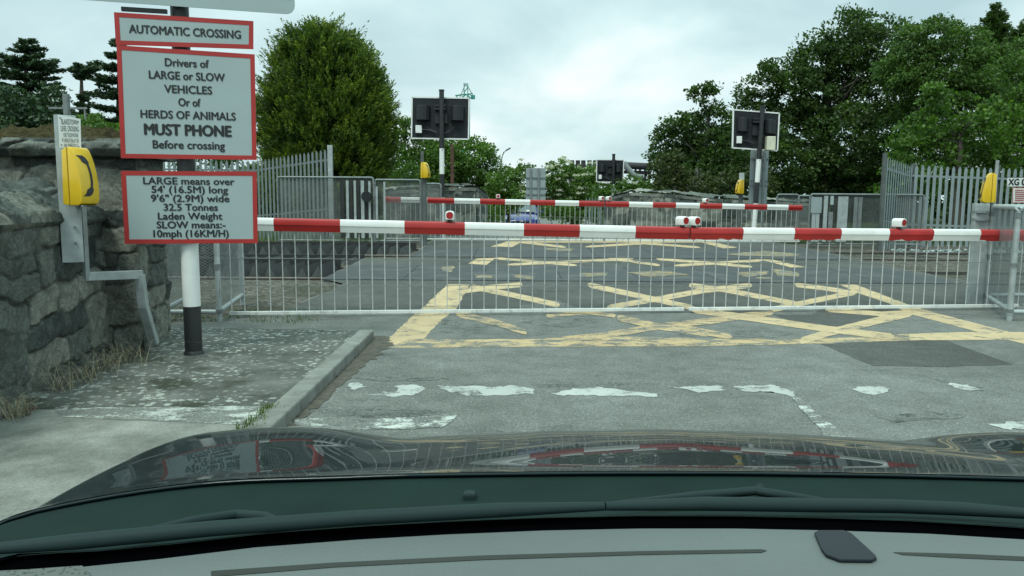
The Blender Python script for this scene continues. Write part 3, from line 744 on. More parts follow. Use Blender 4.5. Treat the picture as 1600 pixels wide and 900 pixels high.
# parapet walls beyond the tracks
def parapet(pts, tops, thick, lab, seed, name='parapet_wall'):
    """pts: plan polyline; tops: heights of the wall top there"""
    t = thing(name, lab, 'wall', Vector((*pts[0], gz(pts[0][1])-.1)))
    w = Wall(); c = Wall()
    for i in range(len(pts)-1):
        a, b = Vector((*pts[i], 0)), Vector((*pts[i+1], 0)); za, zb = gz(a.y)-.3, gz(b.y)-.3
        ha, hb = tops[i]-za, tops[i+1]-zb
        d = (b-a); nn = Vector((d.y, -d.x, 0)).normalized()
        k0 = w.nv
        w.face(a+Vector((0, 0, za)), d, (0, 0, 1.0), 0.26, 0.4, 0.035, 0.045, seed+i, edge=False)
        q = w.v[-1]; s_ = np.clip(((q[:, :2]-np.array(a.xy)) @ np.array(d.xy))/d.length_squared, 0, 1)
        q[:, 2] = (za+(zb-za)*s_) + (q[:, 2]-za)*(ha+(hb-ha)*s_)
        c.face(a+nn*.04+Vector((0, 0, tops[i])), d+Vector((0, 0, tops[i+1]-tops[i])), -nn*(thick+.08)+Vector((0, 0, 0.06)), 0.6, 0.5, 0.05, 0.05, seed+20+i, 0.015, edge=False)
        c.face(a+nn*.04+Vector((0, 0, tops[i]-.10)), d+Vector((0, 0, tops[i+1]-tops[i])), (0, 0, 0.10), 0.3, 0.5, 0.02, 0.05, seed+40+i, 0.01, edge=False)
    w.build('wall_face', MT['stone'], t); c.build('capping', MT['stone'], t)
    return t
def P2(px, Y): p = at(px, 310, Y); return (p.x, p.y)
parapet([P2(945, 27.5), P2(985, 26.5), P2(1040, 25.5), P2(1130, 24.6), P2(1265, 24)], [at(950, 311, 27.5).z, at(985, 301, 26.5).z, at(1040, 303, 25.5).z, at(1130, 311, 24.6).z, at(1265, 318, 24).z], 0.45,
        'dark stone parapet wall with curved top behind the far barrier, right of the road', 60)
parapet([P2(600, 23.5), P2(690, 23.5), P2(742, 24), P2(760, 25.5)], [at(600, 299, 23.5).z, at(690, 293, 23.5).z, at(742, 293, 24).z, at(760, 306, 25.5).z], 0.5,
        'pale rounded stone wall end behind the far barrier, left of the road', 90)
# ---------------------------------------------------------------- lettering
def text_pts(body, bold=0.0, spacing=1.0):
    cu = bpy.data.curves.new('txt', 'FONT'); cu.body = body; cu.size = 1.0; cu.offset = bold; cu.space_character = spacing; cu.resolution_u = 3
    ob = bpy.data.objects.new('txt', cu); COL.objects.link(ob)
    bpy.context.view_layer.update()
    me = ob.evaluated_get(bpy.context.evaluated_depsgraph_get()).to_mesh()
    v = [p.co.copy() for p in me.vertices]; f = [tuple(p.vertices) for p in me.polygons]
    ob.to_mesh_clear(); bpy.data.objects.remove(ob); bpy.data.curves.remove(cu)
    return v, f
def letter_lines(parent, lines, mat_, u, v, n, plane_pt, name='lettering'):
    """lines: (text, x0, x1, y centre, cap height px, bold), measured on the photograph, laid on the sign plane"""
    for body, xa, xb, yc, ch, bold in lines:
        mb = MB()
        pl = on_plane(xa, yc, plane_pt, n); pr_ = on_plane(xb, yc, plane_pt, n)
        # lettering runs along the sign: same height at both ends
        mid = (pl+pr_)/2; wd = (pr_-pl).dot(u); hd = (on_plane((xa+xb)/2, yc-ch/2, plane_pt, n) - on_plane((xa+xb)/2, yc+ch/2, plane_pt, n)).dot(v)
        vs_, fs = text_pts(body, 0.0); bold_on = True
        caps, _ = text_pts('H')
        cap = max(p.y for p in caps)
        xs = [p.x for p in vs_]; w0, w1 = min(xs), max(xs)
        for kk, (ox_, oy_) in enumerate(((0, 0), (.03, 0), (-.03, 0), (0, .02), (0, -.02)) if ch > 9 else ((0, 0),)):
            sc_ = hd/cap*(1.6 if bold > .008 else 1.0)
            mb.add([mid + u*((p.x-(w0+w1)/2)/(w1-w0)*wd + ox_*sc_) + v*((p.y/cap-0.5)*hd + oy_*sc_) + n*(.0002*kk) for p in vs_], fs)
        mb.build(name, mat_, parent)
def board(parent, quad, n, thick, mat_, name, inset=0.0):
    c = sum(quad, Vector())/4
    q = [p + (c-p).normalized()*0 for p in quad]
    return MB().prism([p for p in q], n*(-thick)).build(name, mat_, parent, bevel=0.002)
def frame_ring(parent, quad, n, w, proud, mat_, name='border'):
    mb = MB(); q = quad
    eu = (q[1]-q[0]).normalized(); ev = (q[0]-q[3]).normalized()
    inner = [q[0]+eu*w-ev*w, q[1]-eu*w-ev*w, q[2]-eu*w+ev*w, q[3]+eu*w+ev*w]
    for i in range(4):
        j = (i+1) % 4
        mb.prism([q[i], q[j], inner[j], inner[i]], n*proud)
    return mb.build(name, mat_, parent)

# ---------------------------------------------------------------- near sign post and its signs
pb = gp(303, 553, PV); YAW = R(14)
su, sn, sv = Vector((math.cos(YAW), math.sin(YAW), 0)), Vector((math.sin(YAW), -math.cos(YAW), 0)), Vector((0, 0, 1))
post = thing('sign_post', 'black and white banded round post standing in the pavement and carrying the red bordered signs', 'post', pb)
zA, zB = at(303, 478, pb.y).z, at(303, 300, pb.y).z
MB().tube([pb-Vector((0, 0, .06)), pb+Vector((0, 0, .012)), pb+Vector((0, 0, 0.03))], [.085, .078, .069], 24).tube([pb+Vector((0, 0, .02)), (pb.x, pb.y, zA)], .068, 24).build('black_band', MT['black_paint'], post, autos=40)
MB().tube([(pb.x, pb.y, zA), (pb.x, pb.y, zB)], .0685, 24).build('white_band', MT['white_paint'], post, autos=40)
MB().tube([(pb.x, pb.y, zB), (pb.x, pb.y, 3.35)], .068, 24).build('black_band', MT['black_paint'], post, autos=40)
sp0 = pb + sn*0.095
def road_sign(name, label, px, lines, bw=0.052):
    q = [on_plane(x, y, sp0, sn) for x, y in px]
    t = thing(name, label, 'sign', (q[2]+q[3])/2)
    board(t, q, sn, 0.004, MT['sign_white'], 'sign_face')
    frame_ring(t, q, sn, bw, 0.002, MT['sign_red'])
    if lines: letter_lines(t, lines, MT['ink'], su, sv, sn, sp0+sn*0.003)
    for f_ in (0.22, 0.78):
        m = MB()
        c = q[3].lerp(q[0], f_).lerp(q[2].lerp(q[1], f_), 0.5); c = c.lerp(Vector((pb.x, pb.y, c.z)), 0.5)
        m.box(c, (0.20, 0.05, 0.035), M=Matrix.Rotation(YAW, 3, 'Z')); m.tube([Vector((pb.x, pb.y, c.z-.015)), Vector((pb.x, pb.y, c.z+.015))], .074, 20)
        m.build('bracket', MT['galv_dark'], t)
    return t
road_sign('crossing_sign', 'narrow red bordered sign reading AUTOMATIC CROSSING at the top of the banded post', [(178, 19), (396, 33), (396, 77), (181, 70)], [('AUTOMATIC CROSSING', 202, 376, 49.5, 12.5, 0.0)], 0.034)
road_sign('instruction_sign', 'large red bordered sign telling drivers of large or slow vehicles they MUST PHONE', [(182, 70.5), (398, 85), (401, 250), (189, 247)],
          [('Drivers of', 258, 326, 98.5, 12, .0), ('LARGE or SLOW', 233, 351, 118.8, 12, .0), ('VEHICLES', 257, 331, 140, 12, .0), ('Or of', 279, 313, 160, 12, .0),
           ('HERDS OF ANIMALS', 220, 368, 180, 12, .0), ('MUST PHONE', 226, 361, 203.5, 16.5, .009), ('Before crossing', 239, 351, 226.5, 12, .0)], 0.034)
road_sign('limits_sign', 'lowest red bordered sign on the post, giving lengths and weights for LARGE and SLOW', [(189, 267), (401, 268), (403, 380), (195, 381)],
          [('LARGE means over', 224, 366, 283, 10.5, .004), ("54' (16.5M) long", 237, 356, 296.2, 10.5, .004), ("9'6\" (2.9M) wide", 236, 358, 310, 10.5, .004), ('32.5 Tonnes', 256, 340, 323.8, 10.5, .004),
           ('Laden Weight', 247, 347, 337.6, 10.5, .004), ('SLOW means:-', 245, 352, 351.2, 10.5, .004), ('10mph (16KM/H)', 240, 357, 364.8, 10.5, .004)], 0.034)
# white board above, only its lower edge in view
wp0 = sp0 + sn*0.03
q0, q1 = on_plane(93, -3, wp0, sn), on_plane(461, 23, wp0, sn)
t = thing('upper_sign', 'wide white board with rounded lower corners above the AUTOMATIC CROSSING sign', 'sign', (q0+q1)/2)
zz = (q0.z+q1.z)/2; L0, L1 = q0.dot(su), q1.dot(su); o_ = q0 - su*L0; r_ = 0.07
out = []
for cx, cz, a0 in ((L1-r_, 0.6-r_, 0), (L0+r_, .6-r_, 90), (L0+r_, r_, 180), (L1-r_, r_, 270)):
    for k in range(7):
        a = R(a0+15*k); out.append((cx+r_*math.cos(a), cz+r_*math.sin(a)))
tl = math.tan((q1.z-q0.z)/(L1-L0))
def U3(u_, z_, off=0): return Vector((o_.x, o_.y, 0)) + su*u_ + sn*off + Vector((0, 0, q0.z + tl*(u_-L0) + z_))
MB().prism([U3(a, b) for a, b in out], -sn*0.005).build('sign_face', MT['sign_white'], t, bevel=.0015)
MB().bar(U3(L0+.02, .115, .0015), U3(L1-.02, .115, .0015), .002, .004).build('lower_line', MT['ink'], t)
m = MB(); c = U3((L0+L1)/2-.27, -.035, -.05); m.bar(c-su*.16, c+su*.16, .03, .03); c2 = U3((L0+L1)/2+.0, -.02, -.08)
m.bar(c2+Vector((0, 0, .1)), c2+Vector((-.03, 0, -.08)), .03, .03); m.build('bracket', MT['black_paint'], t)

# ---------------------------------------------------------------- telephones
def phone(base, ang, label, h=0.42, dep=0.17, wid=0.17, name='emergency_telephone'):
    """yellow telephone, back on the post; ang: direction its front faces in the plan"""
    n = Vector((math.cos(ang), math.sin(ang), 0)); w = Vector((-n.y, n.x, 0)); z = Vector((0, 0, 1))
    t = thing(name, label, 'telephone', base, 'yellow emergency telephones at the crossing')
    def P(a, b, c): return base + n*a + w*b + z*c
    MB().prism([P(0, -wid/2, 0.01), P(dep*.33, -wid/2, 0.0), P(dep*.33, -wid/2, h), P(0.012, -wid/2, h-.02)], w*wid).build('back_box', MT['yellow_gloss'], t, bevel=.008, autos=40)
    prof = [(.36, .0), (.78, .004), (.93, .03), (.985, .12), (1.0, .25), (.97, .40), (.91, .56), (.82, .72), (.70, .86), (.58, .955), (.46, 1.0), (.36, 1.0)]
    MB().prism([P(a*dep, -wid/2*.99, c*h) for a, c in prof], w*wid*.99).build('cover', MT['yellow_gloss'], t, bevel=.016, autos=35)
    MB().prism([P(dep*.32, -wid/2+.006, .006), P(dep*.37, -wid/2+.006, .006), P(dep*.37, -wid/2+.006, h-.006), P(dep*.32, -wid/2+.006, h-.006)], w*(wid-.012)).build('seam', MT['yellow_dark'], t)
    # handset emblem on the curved front
    def F_(c): return float(np.interp(c, [p[1] for p in prof[1:-1]], [p[0] for p in prof[1:-1]]))*dep
    m = MB(); N = 18
    def sec(c, b0, b1):
        a = F_(c)+.0015
        return [P(a, b0, c*h), P(a, b1, c*h)]
    L = []; Rr = []
    for k in range(N+1):
        c = .16+.70*k/N; q = abs(k/N-.5)*2
        mid = -.028 + .050*(1-q**2)**.5 if q < 1 else -.028
        th = .012 if q < .66 else .026
        a = F_(c)+.0025
        L.append(P(a, mid-th-(.014 if q > .66 else 0), c*h)); Rr.append(P(a, mid+th*.7, c*h))
    vs_ = L+Rr
    fs = [(i, i+1, N+1+i+1, N+1+i) for i in range(N)]
    m.add(vs_, fs).build('handset_emblem', MT['black_paint'], t)
    MB().box(base+n*dep*.5-z*.008, (dep*1.15, wid*1.05, .0), M=Matrix.Rotation(ang, 3, 'Z')).build('shelf', MT['galv_dark'], t)
    return t
# near left: channel post bolted to the low wall
Yp = 5.50
pa, pz0, pz1 = at(100, 180, Yp), at(110, 410, Yp).z, at(108, 180, Yp).z
px_ = at(108, 300, Yp).x
t = thing('telephone_post', 'flat galvanised steel channel bolted upright to the low stone wall', 'post', (px_, Yp, pz0))
A15 = R(-62)   # outward normal of the channel
cn = Vector((math.cos(A15), math.sin(A15), 0)); cw = Vector((-cn.y, cn.x, 0))
m = MB(); c = Vector((px_, Yp, (pz0+pz1)/2)); H_ = pz1-pz0
m.box(c, (.008, .135, H_), M=Matrix.Rotation(A15, 3, 'Z')); m.box(c-cn*.03-cw*.064, (.06, .008, H_), M=Matrix.Rotation(A15, 3, 'Z')); m.box(c-cn*.03+cw*.064, (.06, .008, H_), M=Matrix.Rotation(A15, 3, 'Z'))
m.build('channel', MT['galv'], t, bevel=.002)
for py in (355, 380):
    b_ = Vector((px_+.012, Yp, at(108, py, Yp).z))+cw*.012
    MB().tube([b_-cn*.10, b_+cn*.014], .010, 8).build('bolt', MT['galv_dark'], t)
ph = phone(Vector((px_+.035, Yp-.03, at(125, 321, Yp).z)), R(-15), 'yellow emergency telephone with black handset emblem on the stone wall beside the signs', 0.405, .165, .165)
# notice plate
nq = [on_plane(x, y, c+cn*.008, cn) for x, y in ((90, 179), (126, 186), (127, 232.5), (93, 231))]
t = thing('telephone_notice', 'small white notice plate above the yellow telephone on the stone wall', 'notice', (nq[2]+nq[3])/2)
board(t, nq, cn, .003, MT['plate_white'], 'notice_face')
cuu = (nq[1]-nq[0]); cuu.z = 0; cuu.normalize()
letter_lines(t, [('BLAKESTOWN', 96, 121, 190.5, 8.0, 0), ('LEVEL CROSSING', 95, 123, 201, 8.0, 0), ('USE TELEPHONE', 99, 122, 211, 6.0, 0), ('IF UNDUE DELAY OR', 97, 123, 219.5, 6.0, 0), ('ANY EMERGENCY', 100, 122, 227.5, 6.0, 0)], MT['ink'], cuu, sv, cn, c+cn*.0105)
for x, y in ((94, 184), (122, 190), (96, 226), (123, 229)):
    p = on_plane(x, y, c+cn*.009, cn); MB().tube([p, p+cn*.003], .005, 8).build('screw', MT['galv_dark'], t)
# cable trunking
pts = [at(121, 318, 5.62), at(128, 432, 5.86), at(218, 429, 6.16), at(224, 478, 6.17), at(240, 534, 6.28)]
m = MB(); 
for a, b, w_ in zip(pts, pts[1:], (.10, .07, .07, .07)):
    d = (b-a).normalized(); m.bar(a-d*.0, b+d*.02, w_ if abs(d.z) > .5 else .05, .055 if abs(d.z) > .5 else .068, up=(0, -1, 0) if abs(d.z) > .5 else (0, 0, 1))
o = m.build('trunking', MT['galv'], None, bevel=.004); o.name = 'cable_trunking'
top(o, 'galvanised cable trunking stepping down the stone pier to the ground below the telephone', 'cable trunking')

# ---------------------------------------------------------------- lifting barriers
def barrier(label, p0, pn, xa, xb, ztop, bands, flaked, spacing, lamps, H=0.145, zbot=None, lens_dir=Vector((0.62, -0.78, 0))):
    """half barrier in the vertical plane through p0 with normal pn (towards the camera)"""
    p0 = Vector((p0.x, p0.y, 0)); d = Vector((-pn.y, pn.x, 0))
    if d.x < 0: d = -d
    def along(px): return (on_plane(px, 345, p0, pn)-p0).dot(d)
    def ctr(s): return p0 + d*s
    sa, sb = along(xa), along(xb)
    zt = lambda s: ztop[0] + (ztop[1]-ztop[0])*(s-ztop[2])/(ztop[3]-ztop[2])
    t = thing('barrier', label, 'barrier', Vector((ctr((sa+sb)/2).x, ctr((sa+sb)/2).y, gz(ctr((sa+sb)/2).y))), 'half barriers closed across the road')
    cuts = [sa]+[along(x) for x, _ in bands]+[sb]; cols = [bands_first(bands)]+[c_ for _, c_ in bands]
    prof = [(-.028, -H), (.028, -H), (.046, -H*.54), (.052, -H*.50), (.052, -H*.28), (.041, -H*.09), (.018, 0), (-.018, 0), (-.041, -H*.09), (-.052, -H*.28), (-.052, -H*.50), (-.046, -H*.54)]
    mb = MB(); low = []
    for i in range(len(cuts)-1):
        a, b = cuts[i], cuts[i+1]
        if b-a < .01: continue
        mi = {'w': 0, 'r': 1}[cols[i]]
        n_ = len(prof)
        pts = [ctr(s_) + pn*q[0] + Vector((0, 0, zt(s_)+q[1])) for s_ in (a, b) for q in prof]
        for p in pts: p.z = p.z
        fs = [(k, (k+1) % n_, n_+(k+1) % n_, n_+k) for k in range(n_)]
        if i == 0: fs.append(tuple(range(n_-1, -1, -1)))
        if i == len(cuts)-2: fs.append(tuple(range(n_, 2*n_)))
        mb.add(pts, fs, mi); low += [max(0.0, 1-(q[1]+H)/(H*.55)) for _ in (a, b) for q in prof]
    ob = mb.build('boom', [MT['white_paint'], MT['red_flaked'] if flaked else MT['red_paint']], t, autos=28)
    if flaked:
        at_ = ob.data.attributes.new('low', 'FLOAT', 'POINT'); at_.data.foreach_set('value', low)
    # skirt of thin bars
    zb = (lambda s: gz(ctr(s).y)+.045) if zbot is None else zbot
    m = MB(); s_ = sa+.05
    while s_ < sb-.02:
        p = ctr(s_); m.tube([Vector((p.x, p.y, zb(s_))), Vector((p.x, p.y, zt(s_)-H+.004))], .0057, 6); s_ += spacing
    m.build('bar_skirt', MT['bar_grey'], t)
    m = MB()
    for f_ in (.33, .66):
        a, b = ctr(sa+.03), ctr(sb-.03)
        za, zb_ = [zt(q) - H + (zb(q)-zt(q)+H)*f_ for q in (sa+.03, sb-.03)]
        m.tube([Vector((a.x, a.y, za))+pn*.009, Vector((b.x, b.y, zb_))+pn*.009], .0032, 6)
    m.build('cross_wire', MT['galv_dark'], t)
    a, b = ctr(sa+.02), ctr(sb-.02)
    MB().bar(Vector((a.x, a.y, zb(sa))), Vector((b.x, b.y, zb(sb))), .03, .04).build('bottom_rail', MT['white_flake'], t, bevel=.004)
    for x in lamps:
        s_ = along(x); c_ = ctr(s_)+Vector((0, 0, zt(s_)))
        ld = lens_dir(x) if callable(lens_dir) else lens_dir
        q = c_+Vector((0, 0, .075)); sd_ = Vector((-ld.y, ld.x, 0)); z_ = Vector((0, 0, 1))
        o = [q - ld*.065 + sd_*a_*.052 + z_*b_*.052 for a_, b_ in [(-1, -1), (1, -1), (1, .5), (.7, .88), (0, 1), (-.7, .88), (-1, .5)]]
        lm = MB().prism(o, ld*.13).build('lamp', MT['white_paint'], t, bevel=.006, autos=40)
        MB().tube([q+ld*.0655, q+ld*.071], .040, 20).build('lens', MT['lens_red'], lm, autos=40)
        MB().tube([c_-z_*.005, c_+z_*.026], .028, 12).build('lamp_foot', MT['black_paint'], lm)
    return t, ctr, zt, along
def bands_first(b): return 'r' if b[0][1] == 'w' else 'w'
MT['bar_grey'] = simple('dull galvanised bars', (0.52, 0.54, 0.53), 0.5, 0.2, 0.15, 2, 0, 60, 0.5, (0.22, 0.23, 0.22))
MT['white_flake'] = simple('flaking white enamel', (0.66, 0.68, 0.66), 0.45, 0, 0.06, 4, dirt=0.75, dirtc=(0.24, 0.25, 0.24), dscale=9)
bA, bB = gp(345, 489, .05), gp(1560, 477, .05)
dd = (bB-bA); dd.z = 0; dd.normalize(); bn = Vector((dd.y, -dd.x, 0))
def zsp(a, b):
    tA, tB = on_plane(*a, bA, bn), on_plane(*b, bA, bn)
    return (tA.z, tB.z, (tA-bA).dot(dd), (tB-bA).dot(dd))
def ldir(x): return Vector((0.05, -1, 0)).normalized() if x < 900 else Vector((0.5, -0.87, 0)).normalized()
barrier('nearest striped barrier half ending beside the red bordered signs, with one lamp', bA, bn, 350, 1075.5, zsp((403, 340), (1076, 354.8)),
        [(428.5, 'r'), (532, 'w'), (632, 'r'), (726, 'w'), (818, 'r'), (905, 'w'), (992, 'r')], False, .142, [703, 1066], lens_dir=ldir)
barrier('nearest striped barrier half with chipped red bands reaching into the right hand mesh guard', bA, bn, 1078.5, 1604, zsp((1079, 355), (1500, 358)),
        [(1160, 'w'), (1240, 'r'), (1313, 'w'), (1388, 'r'), (1457, 'w'), (1530, 'r')], True, .142, [1084, 1405], lens_dir=ldir)
fY = 20.3
fp = Vector((0, fY, 0)); fn = Vector((0, -1, 0))
fa, fb = at(605, 307.5, fY), at(1250, 320.5, fY)
fspec = (fa.z, fb.z, fa.x, fb.x)
barrier('far striped barrier half reaching left into the mesh enclosure beyond the tracks', fp, fn, 600, 943.5, fspec,
        [(627, 'w'), (668, 'r'), (710, 'w'), (750, 'r'), (789, 'w'), (828, 'r'), (867, 'w'), (904, 'r')], False, .131, [778, 939], .14, lambda s: gz(fY)+.06, ldir)
barrier('far striped barrier half ending at the mesh enclosure right of the tracks', fp, fn, 945.5, 1252, fspec,
        [(982, 'w'), (1019, 'r'), (1055, 'w'), (1092, 'r'), (1127, 'w'), (1162, 'r'), (1197, 'w'), (1230, 'r')], False, .131, [950, 1101], .14, lambda s: gz(fY)+.06, ldir)

# ---------------------------------------------------------------- mesh guards
def lattice(mb, P0, u, W, H, pitch=.056, th=.0036):
    """expanded steel mesh of crossing strips between P0 and P0+u*W, height H"""
    n_ = Vector((u.y, -u.x, 0)); z = Vector((0, 0, 1)); k = .55
    for sgn in (1, -1):
        c = -H/k if sgn > 0 else 0.0
        end = W if sgn > 0 else W+H/k
        s0 = c
        while s0 < end:
            # line: s = s0 + sgn*z/k
            za, zb = 0.0, H; sa, sb = s0, s0+sgn*H/k
            if sgn > 0:
                if sa < 0: za = -sa*k; sa = 0
                if sb > W: zb = H-(sb-W)*k; sb = W
            else:
                if sa > W: za = (sa-W)*k; sa = W
                if sb < 0: zb = H+sb*k; sb = 0
            if zb-za > .01:
                mb.bar(P0+u*sa+z*za, P0+u*sb+z*zb, .002, th, up=n_ if False else (0, 0, 1))
            s0 += pitch/k*.55*1.0
        
def tube_frame(mb, P0, P1, z0, z1, r=.03, feet=True, bottom=True):
    up = Vector((0, 0, 1)); a, b = Vector((P0.x, P0.y, z0)), Vector((P1.x, P1.y, z0))
    d = (b-a).normalized(); rr = .06
    H = z1-z0
    path = [a-up*.0, a+up*(H-rr), a+up*(H-rr*.3)+d*rr*.3, a+up*H+d*rr, b+up*H-d*rr, b+up*(H-rr*.3)-d*rr*.3, b+up*(H-rr), b]
    mb.tube(path, r, 12)
    if bottom: mb.tube([a+up*.13, b+up*.13], r*.92, 12)
    for p in (a, b):
        for zz in (.13, H*.5, H-.09): mb.tube([p+up*(zz-.03), p+up*(zz+.03)], r*1.22, 12)
def near_guard(label, corners, ztop):
    t = thing('mesh_guard', label, 'guard', corners[0], 'steel mesh guards round the barrier ends')
    l = MB()
    for a, b in zip(corners, corners[1:]):
        g0 = gz(a.y)
        f = MB(); tube_frame(f, a, b, g0-.02, ztop); f.build('tube_frame', MT['galv'], t, autos=60)
        u = (b-a); u.z = 0; W = u.length; u.normalize()
        lattice(l, Vector((a.x, a.y, g0+.13))+u*.03, u, W-.06, ztop-g0-.16)
    l.build('mesh_panel', MT['galv_dark'], t)
    return t
near_guard('tubular steel mesh guard behind the banded sign post and the stone pier', [gp(379, 474), gp(343, 503), gp(250, 503), gp(300, 474)], 1.22)
g1 = gp(1577, 502); g2 = gp(1541, 475)
near_guard('tubular steel mesh guard beside the road at the right end of the nearest barrier', [Vector((g2.x+2.2, g2.y+.3, 0)), g2, g1, Vector((g1.x+1.6, g1.y-.1, 0))], 1.29)
# right telephone on a galvanised post
pR = gp(1521, 474)
t = thing('telephone_post', 'wide galvanised steel post carrying the yellow telephone beside the right hand mesh guard', 'post', pR)
zt_ = at(1525, 318, pR.y).z
m = MB(); m.box((pR.x, pR.y, (zt_+pR.z)/2-.03), (.185, .09, zt_-pR.z+.06)); m.build('post_shaft', MT['galv'], t, bevel=.006)
m = MB(); m.bar(Vector((pR.x+.16, pR.y+.05, pR.z)), Vector((pR.x+.20, pR.y+.05, at(1549, 250, pR.y).z)), .035, .02, up=(0, 1, 0)); m.build('rod', MT['galv'], t)
m = MB(); m.tube([(pR.x, pR.y, zt_-.12), (pR.x, pR.y, zt_-.09)], .105, 14); m.tube([(pR.x, pR.y, zt_-.22), (pR.x, pR.y, zt_-.19)], .105, 14); m.build('strap', MT['galv_dark'], t)
phone(Vector((pR.x+.17, pR.y, zt_+.01)), R(168), 'yellow emergency telephone seen edge on above the right hand galvanised post', .385, .165, .105)
# plates by the right edge
zp = at(1587, 284, 11.2)
t = thing('location_plate', 'white plate lettered XG in black at the right edge beside the palisade', 'sign', zp)
q = [at(1573, 277, 11.2), at(1632, 277, 11.2), at(1632, 292, 11.2), at(1573, 292, 11.2)]
board(t, q, Vector((0, -1, 0)), .004, MT['plate_white'], 'sign_face'); frame_ring(t, q, Vector((0, -1, 0)), .006, .002, MT['ink'])
letter_lines(t, [('XG 0', 1576, 1602, 284.5, 9.5, .01)], MT['ink'], Vector((1, 0, 0)), sv, Vector((0, -1, 0)), Vector((0, 11.197, 0)))
q = [at(1582, 293, 11.2), at(1632, 293, 11.2), at(1632, 317, 11.2), at(1582, 317, 11.2)]
t = thing('warning_plate', 'small white notice with red lettering just below the XG plate', 'notice', q[3])
board(t, q, Vector((0, -1, 0)), .004, MT['plate_white'], 'sign_face'); frame_ring(t, q, Vector((0, -1, 0)), .008, .002, MT['ink_red'])
m = MB()
for k in range(6):
    a = at(1586, 297+k*3.2, 11.194); b = at(1600 + (7*k) % 5*3, 297+k*3.2, 11.194); m.bar(a, b, .0015, .012, up=(0, 0, 1))
m.build('fine_print', MT['ink_red'], t)
pp = at(1618, 300, 11.25)
t = thing('plate_post', 'slim galvanised post behind the XG plate at the right edge', 'post', (pp.x, 11.25, 0.04))
MB().tube([(pp.x, 11.25, 0.0), (pp.x, 11.25, 1.85)], .03, 10).build('post_shaft', MT['galv'], t)

# far enclosures beyond the tracks: tube frames with fine mesh
def far_guard(label, frames, boards, zfun=None):
    """frames: list of (px0, px1, py_top, Y); boards: (px0, px1, py_top, py_bottom, Y, material)"""
    x0 = at(frames[0][0], 310, frames[0][3]).x
    t = thing('mesh_enclosure', label, 'enclosure', Vector((x0, frames[0][3], gz(frames[0][3]))), 'mesh enclosures beyond the tracks')
    for xa, xb, yt, Y in frames:
        f = MB()
        a, b = at(xa, 310, Y), at(xb, 310, Y); zt2 = at((xa+xb)/2, yt, Y).z; g = gz(Y)
        tube_frame(f, Vector((a.x, Y, 0)), Vector((b.x, Y, 0)), g-.05, zt2, .024, bottom=True); f.build('tube_frame', MT['galv_dark'], t, autos=60)
        MB().prism([(a.x, Y+.03, g+.06), (b.x, Y+.03, g+.06), (b.x, Y+.03, zt2-.02), (a.x, Y+.03, zt2-.02)], (0, .003, 0)).build('mesh_panel', MT['scrim'], t)
    for xa, xb, ya, yb, Y, mm in boards:
        a, b = at(xa, ya, Y), at(xb, yb, Y)
        MB().box(((a.x+b.x)/2, Y, (a.z+b.z)/2), (abs(b.x-a.x), .02, abs(a.z-b.z))).build('board', MT[mm], t)
    return t
G_, B_ = 'galv', 'timber_dark'
tL = far_guard('long mesh enclosure with pale upright boards and a dark disc, left of the road',
          [(434, 584, 277, 19.2), (586, 657, 281, 19.2), (660, 689, 287, 20.9)],
          [(531, 539, 282, 372, 19.14, B_), (540.5, 546, 282, 372, 19.12, G_), (546.5, 552, 283, 372, 19.14, B_), (552.5, 557.5, 282, 372, 19.12, G_), (558, 563, 283, 372, 19.14, B_),
           (563.5, 570, 282, 372, 19.12, G_), (570.5, 575, 283, 372, 19.14, B_), (575.5, 580, 283, 372, 19.12, G_), (587, 591, 291, 372, 19.12, G_), (599, 603, 284, 372, 19.12, G_)])
dc = at(572, 307, 19.0)
MB().tube([dc, dc+Vector((0, .1, 0))], .125, 20).build('disc', MT['board_back'], tL)
tR2 = far_guard('long mesh enclosure with two pale uprights beneath the right hand trees',
          [(1214, 1248, 304, 20.9), (1247, 1270, 306, 21.2), (1266, 1444, 304, 19.2)],
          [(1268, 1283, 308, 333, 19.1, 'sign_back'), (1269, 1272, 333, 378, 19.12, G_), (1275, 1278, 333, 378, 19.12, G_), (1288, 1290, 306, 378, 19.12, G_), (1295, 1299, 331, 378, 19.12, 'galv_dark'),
           (1310, 1314, 307, 378, 19.1, G_), (1318, 1321.5, 307, 378, 19.1, G_), (1335, 1338, 308, 372, 19.12, 'galv_dark'), (1341, 1344, 308, 372, 19.12, 'galv_dark'), (1298, 1302, 306, 320, 19.12, 'sign_white')])

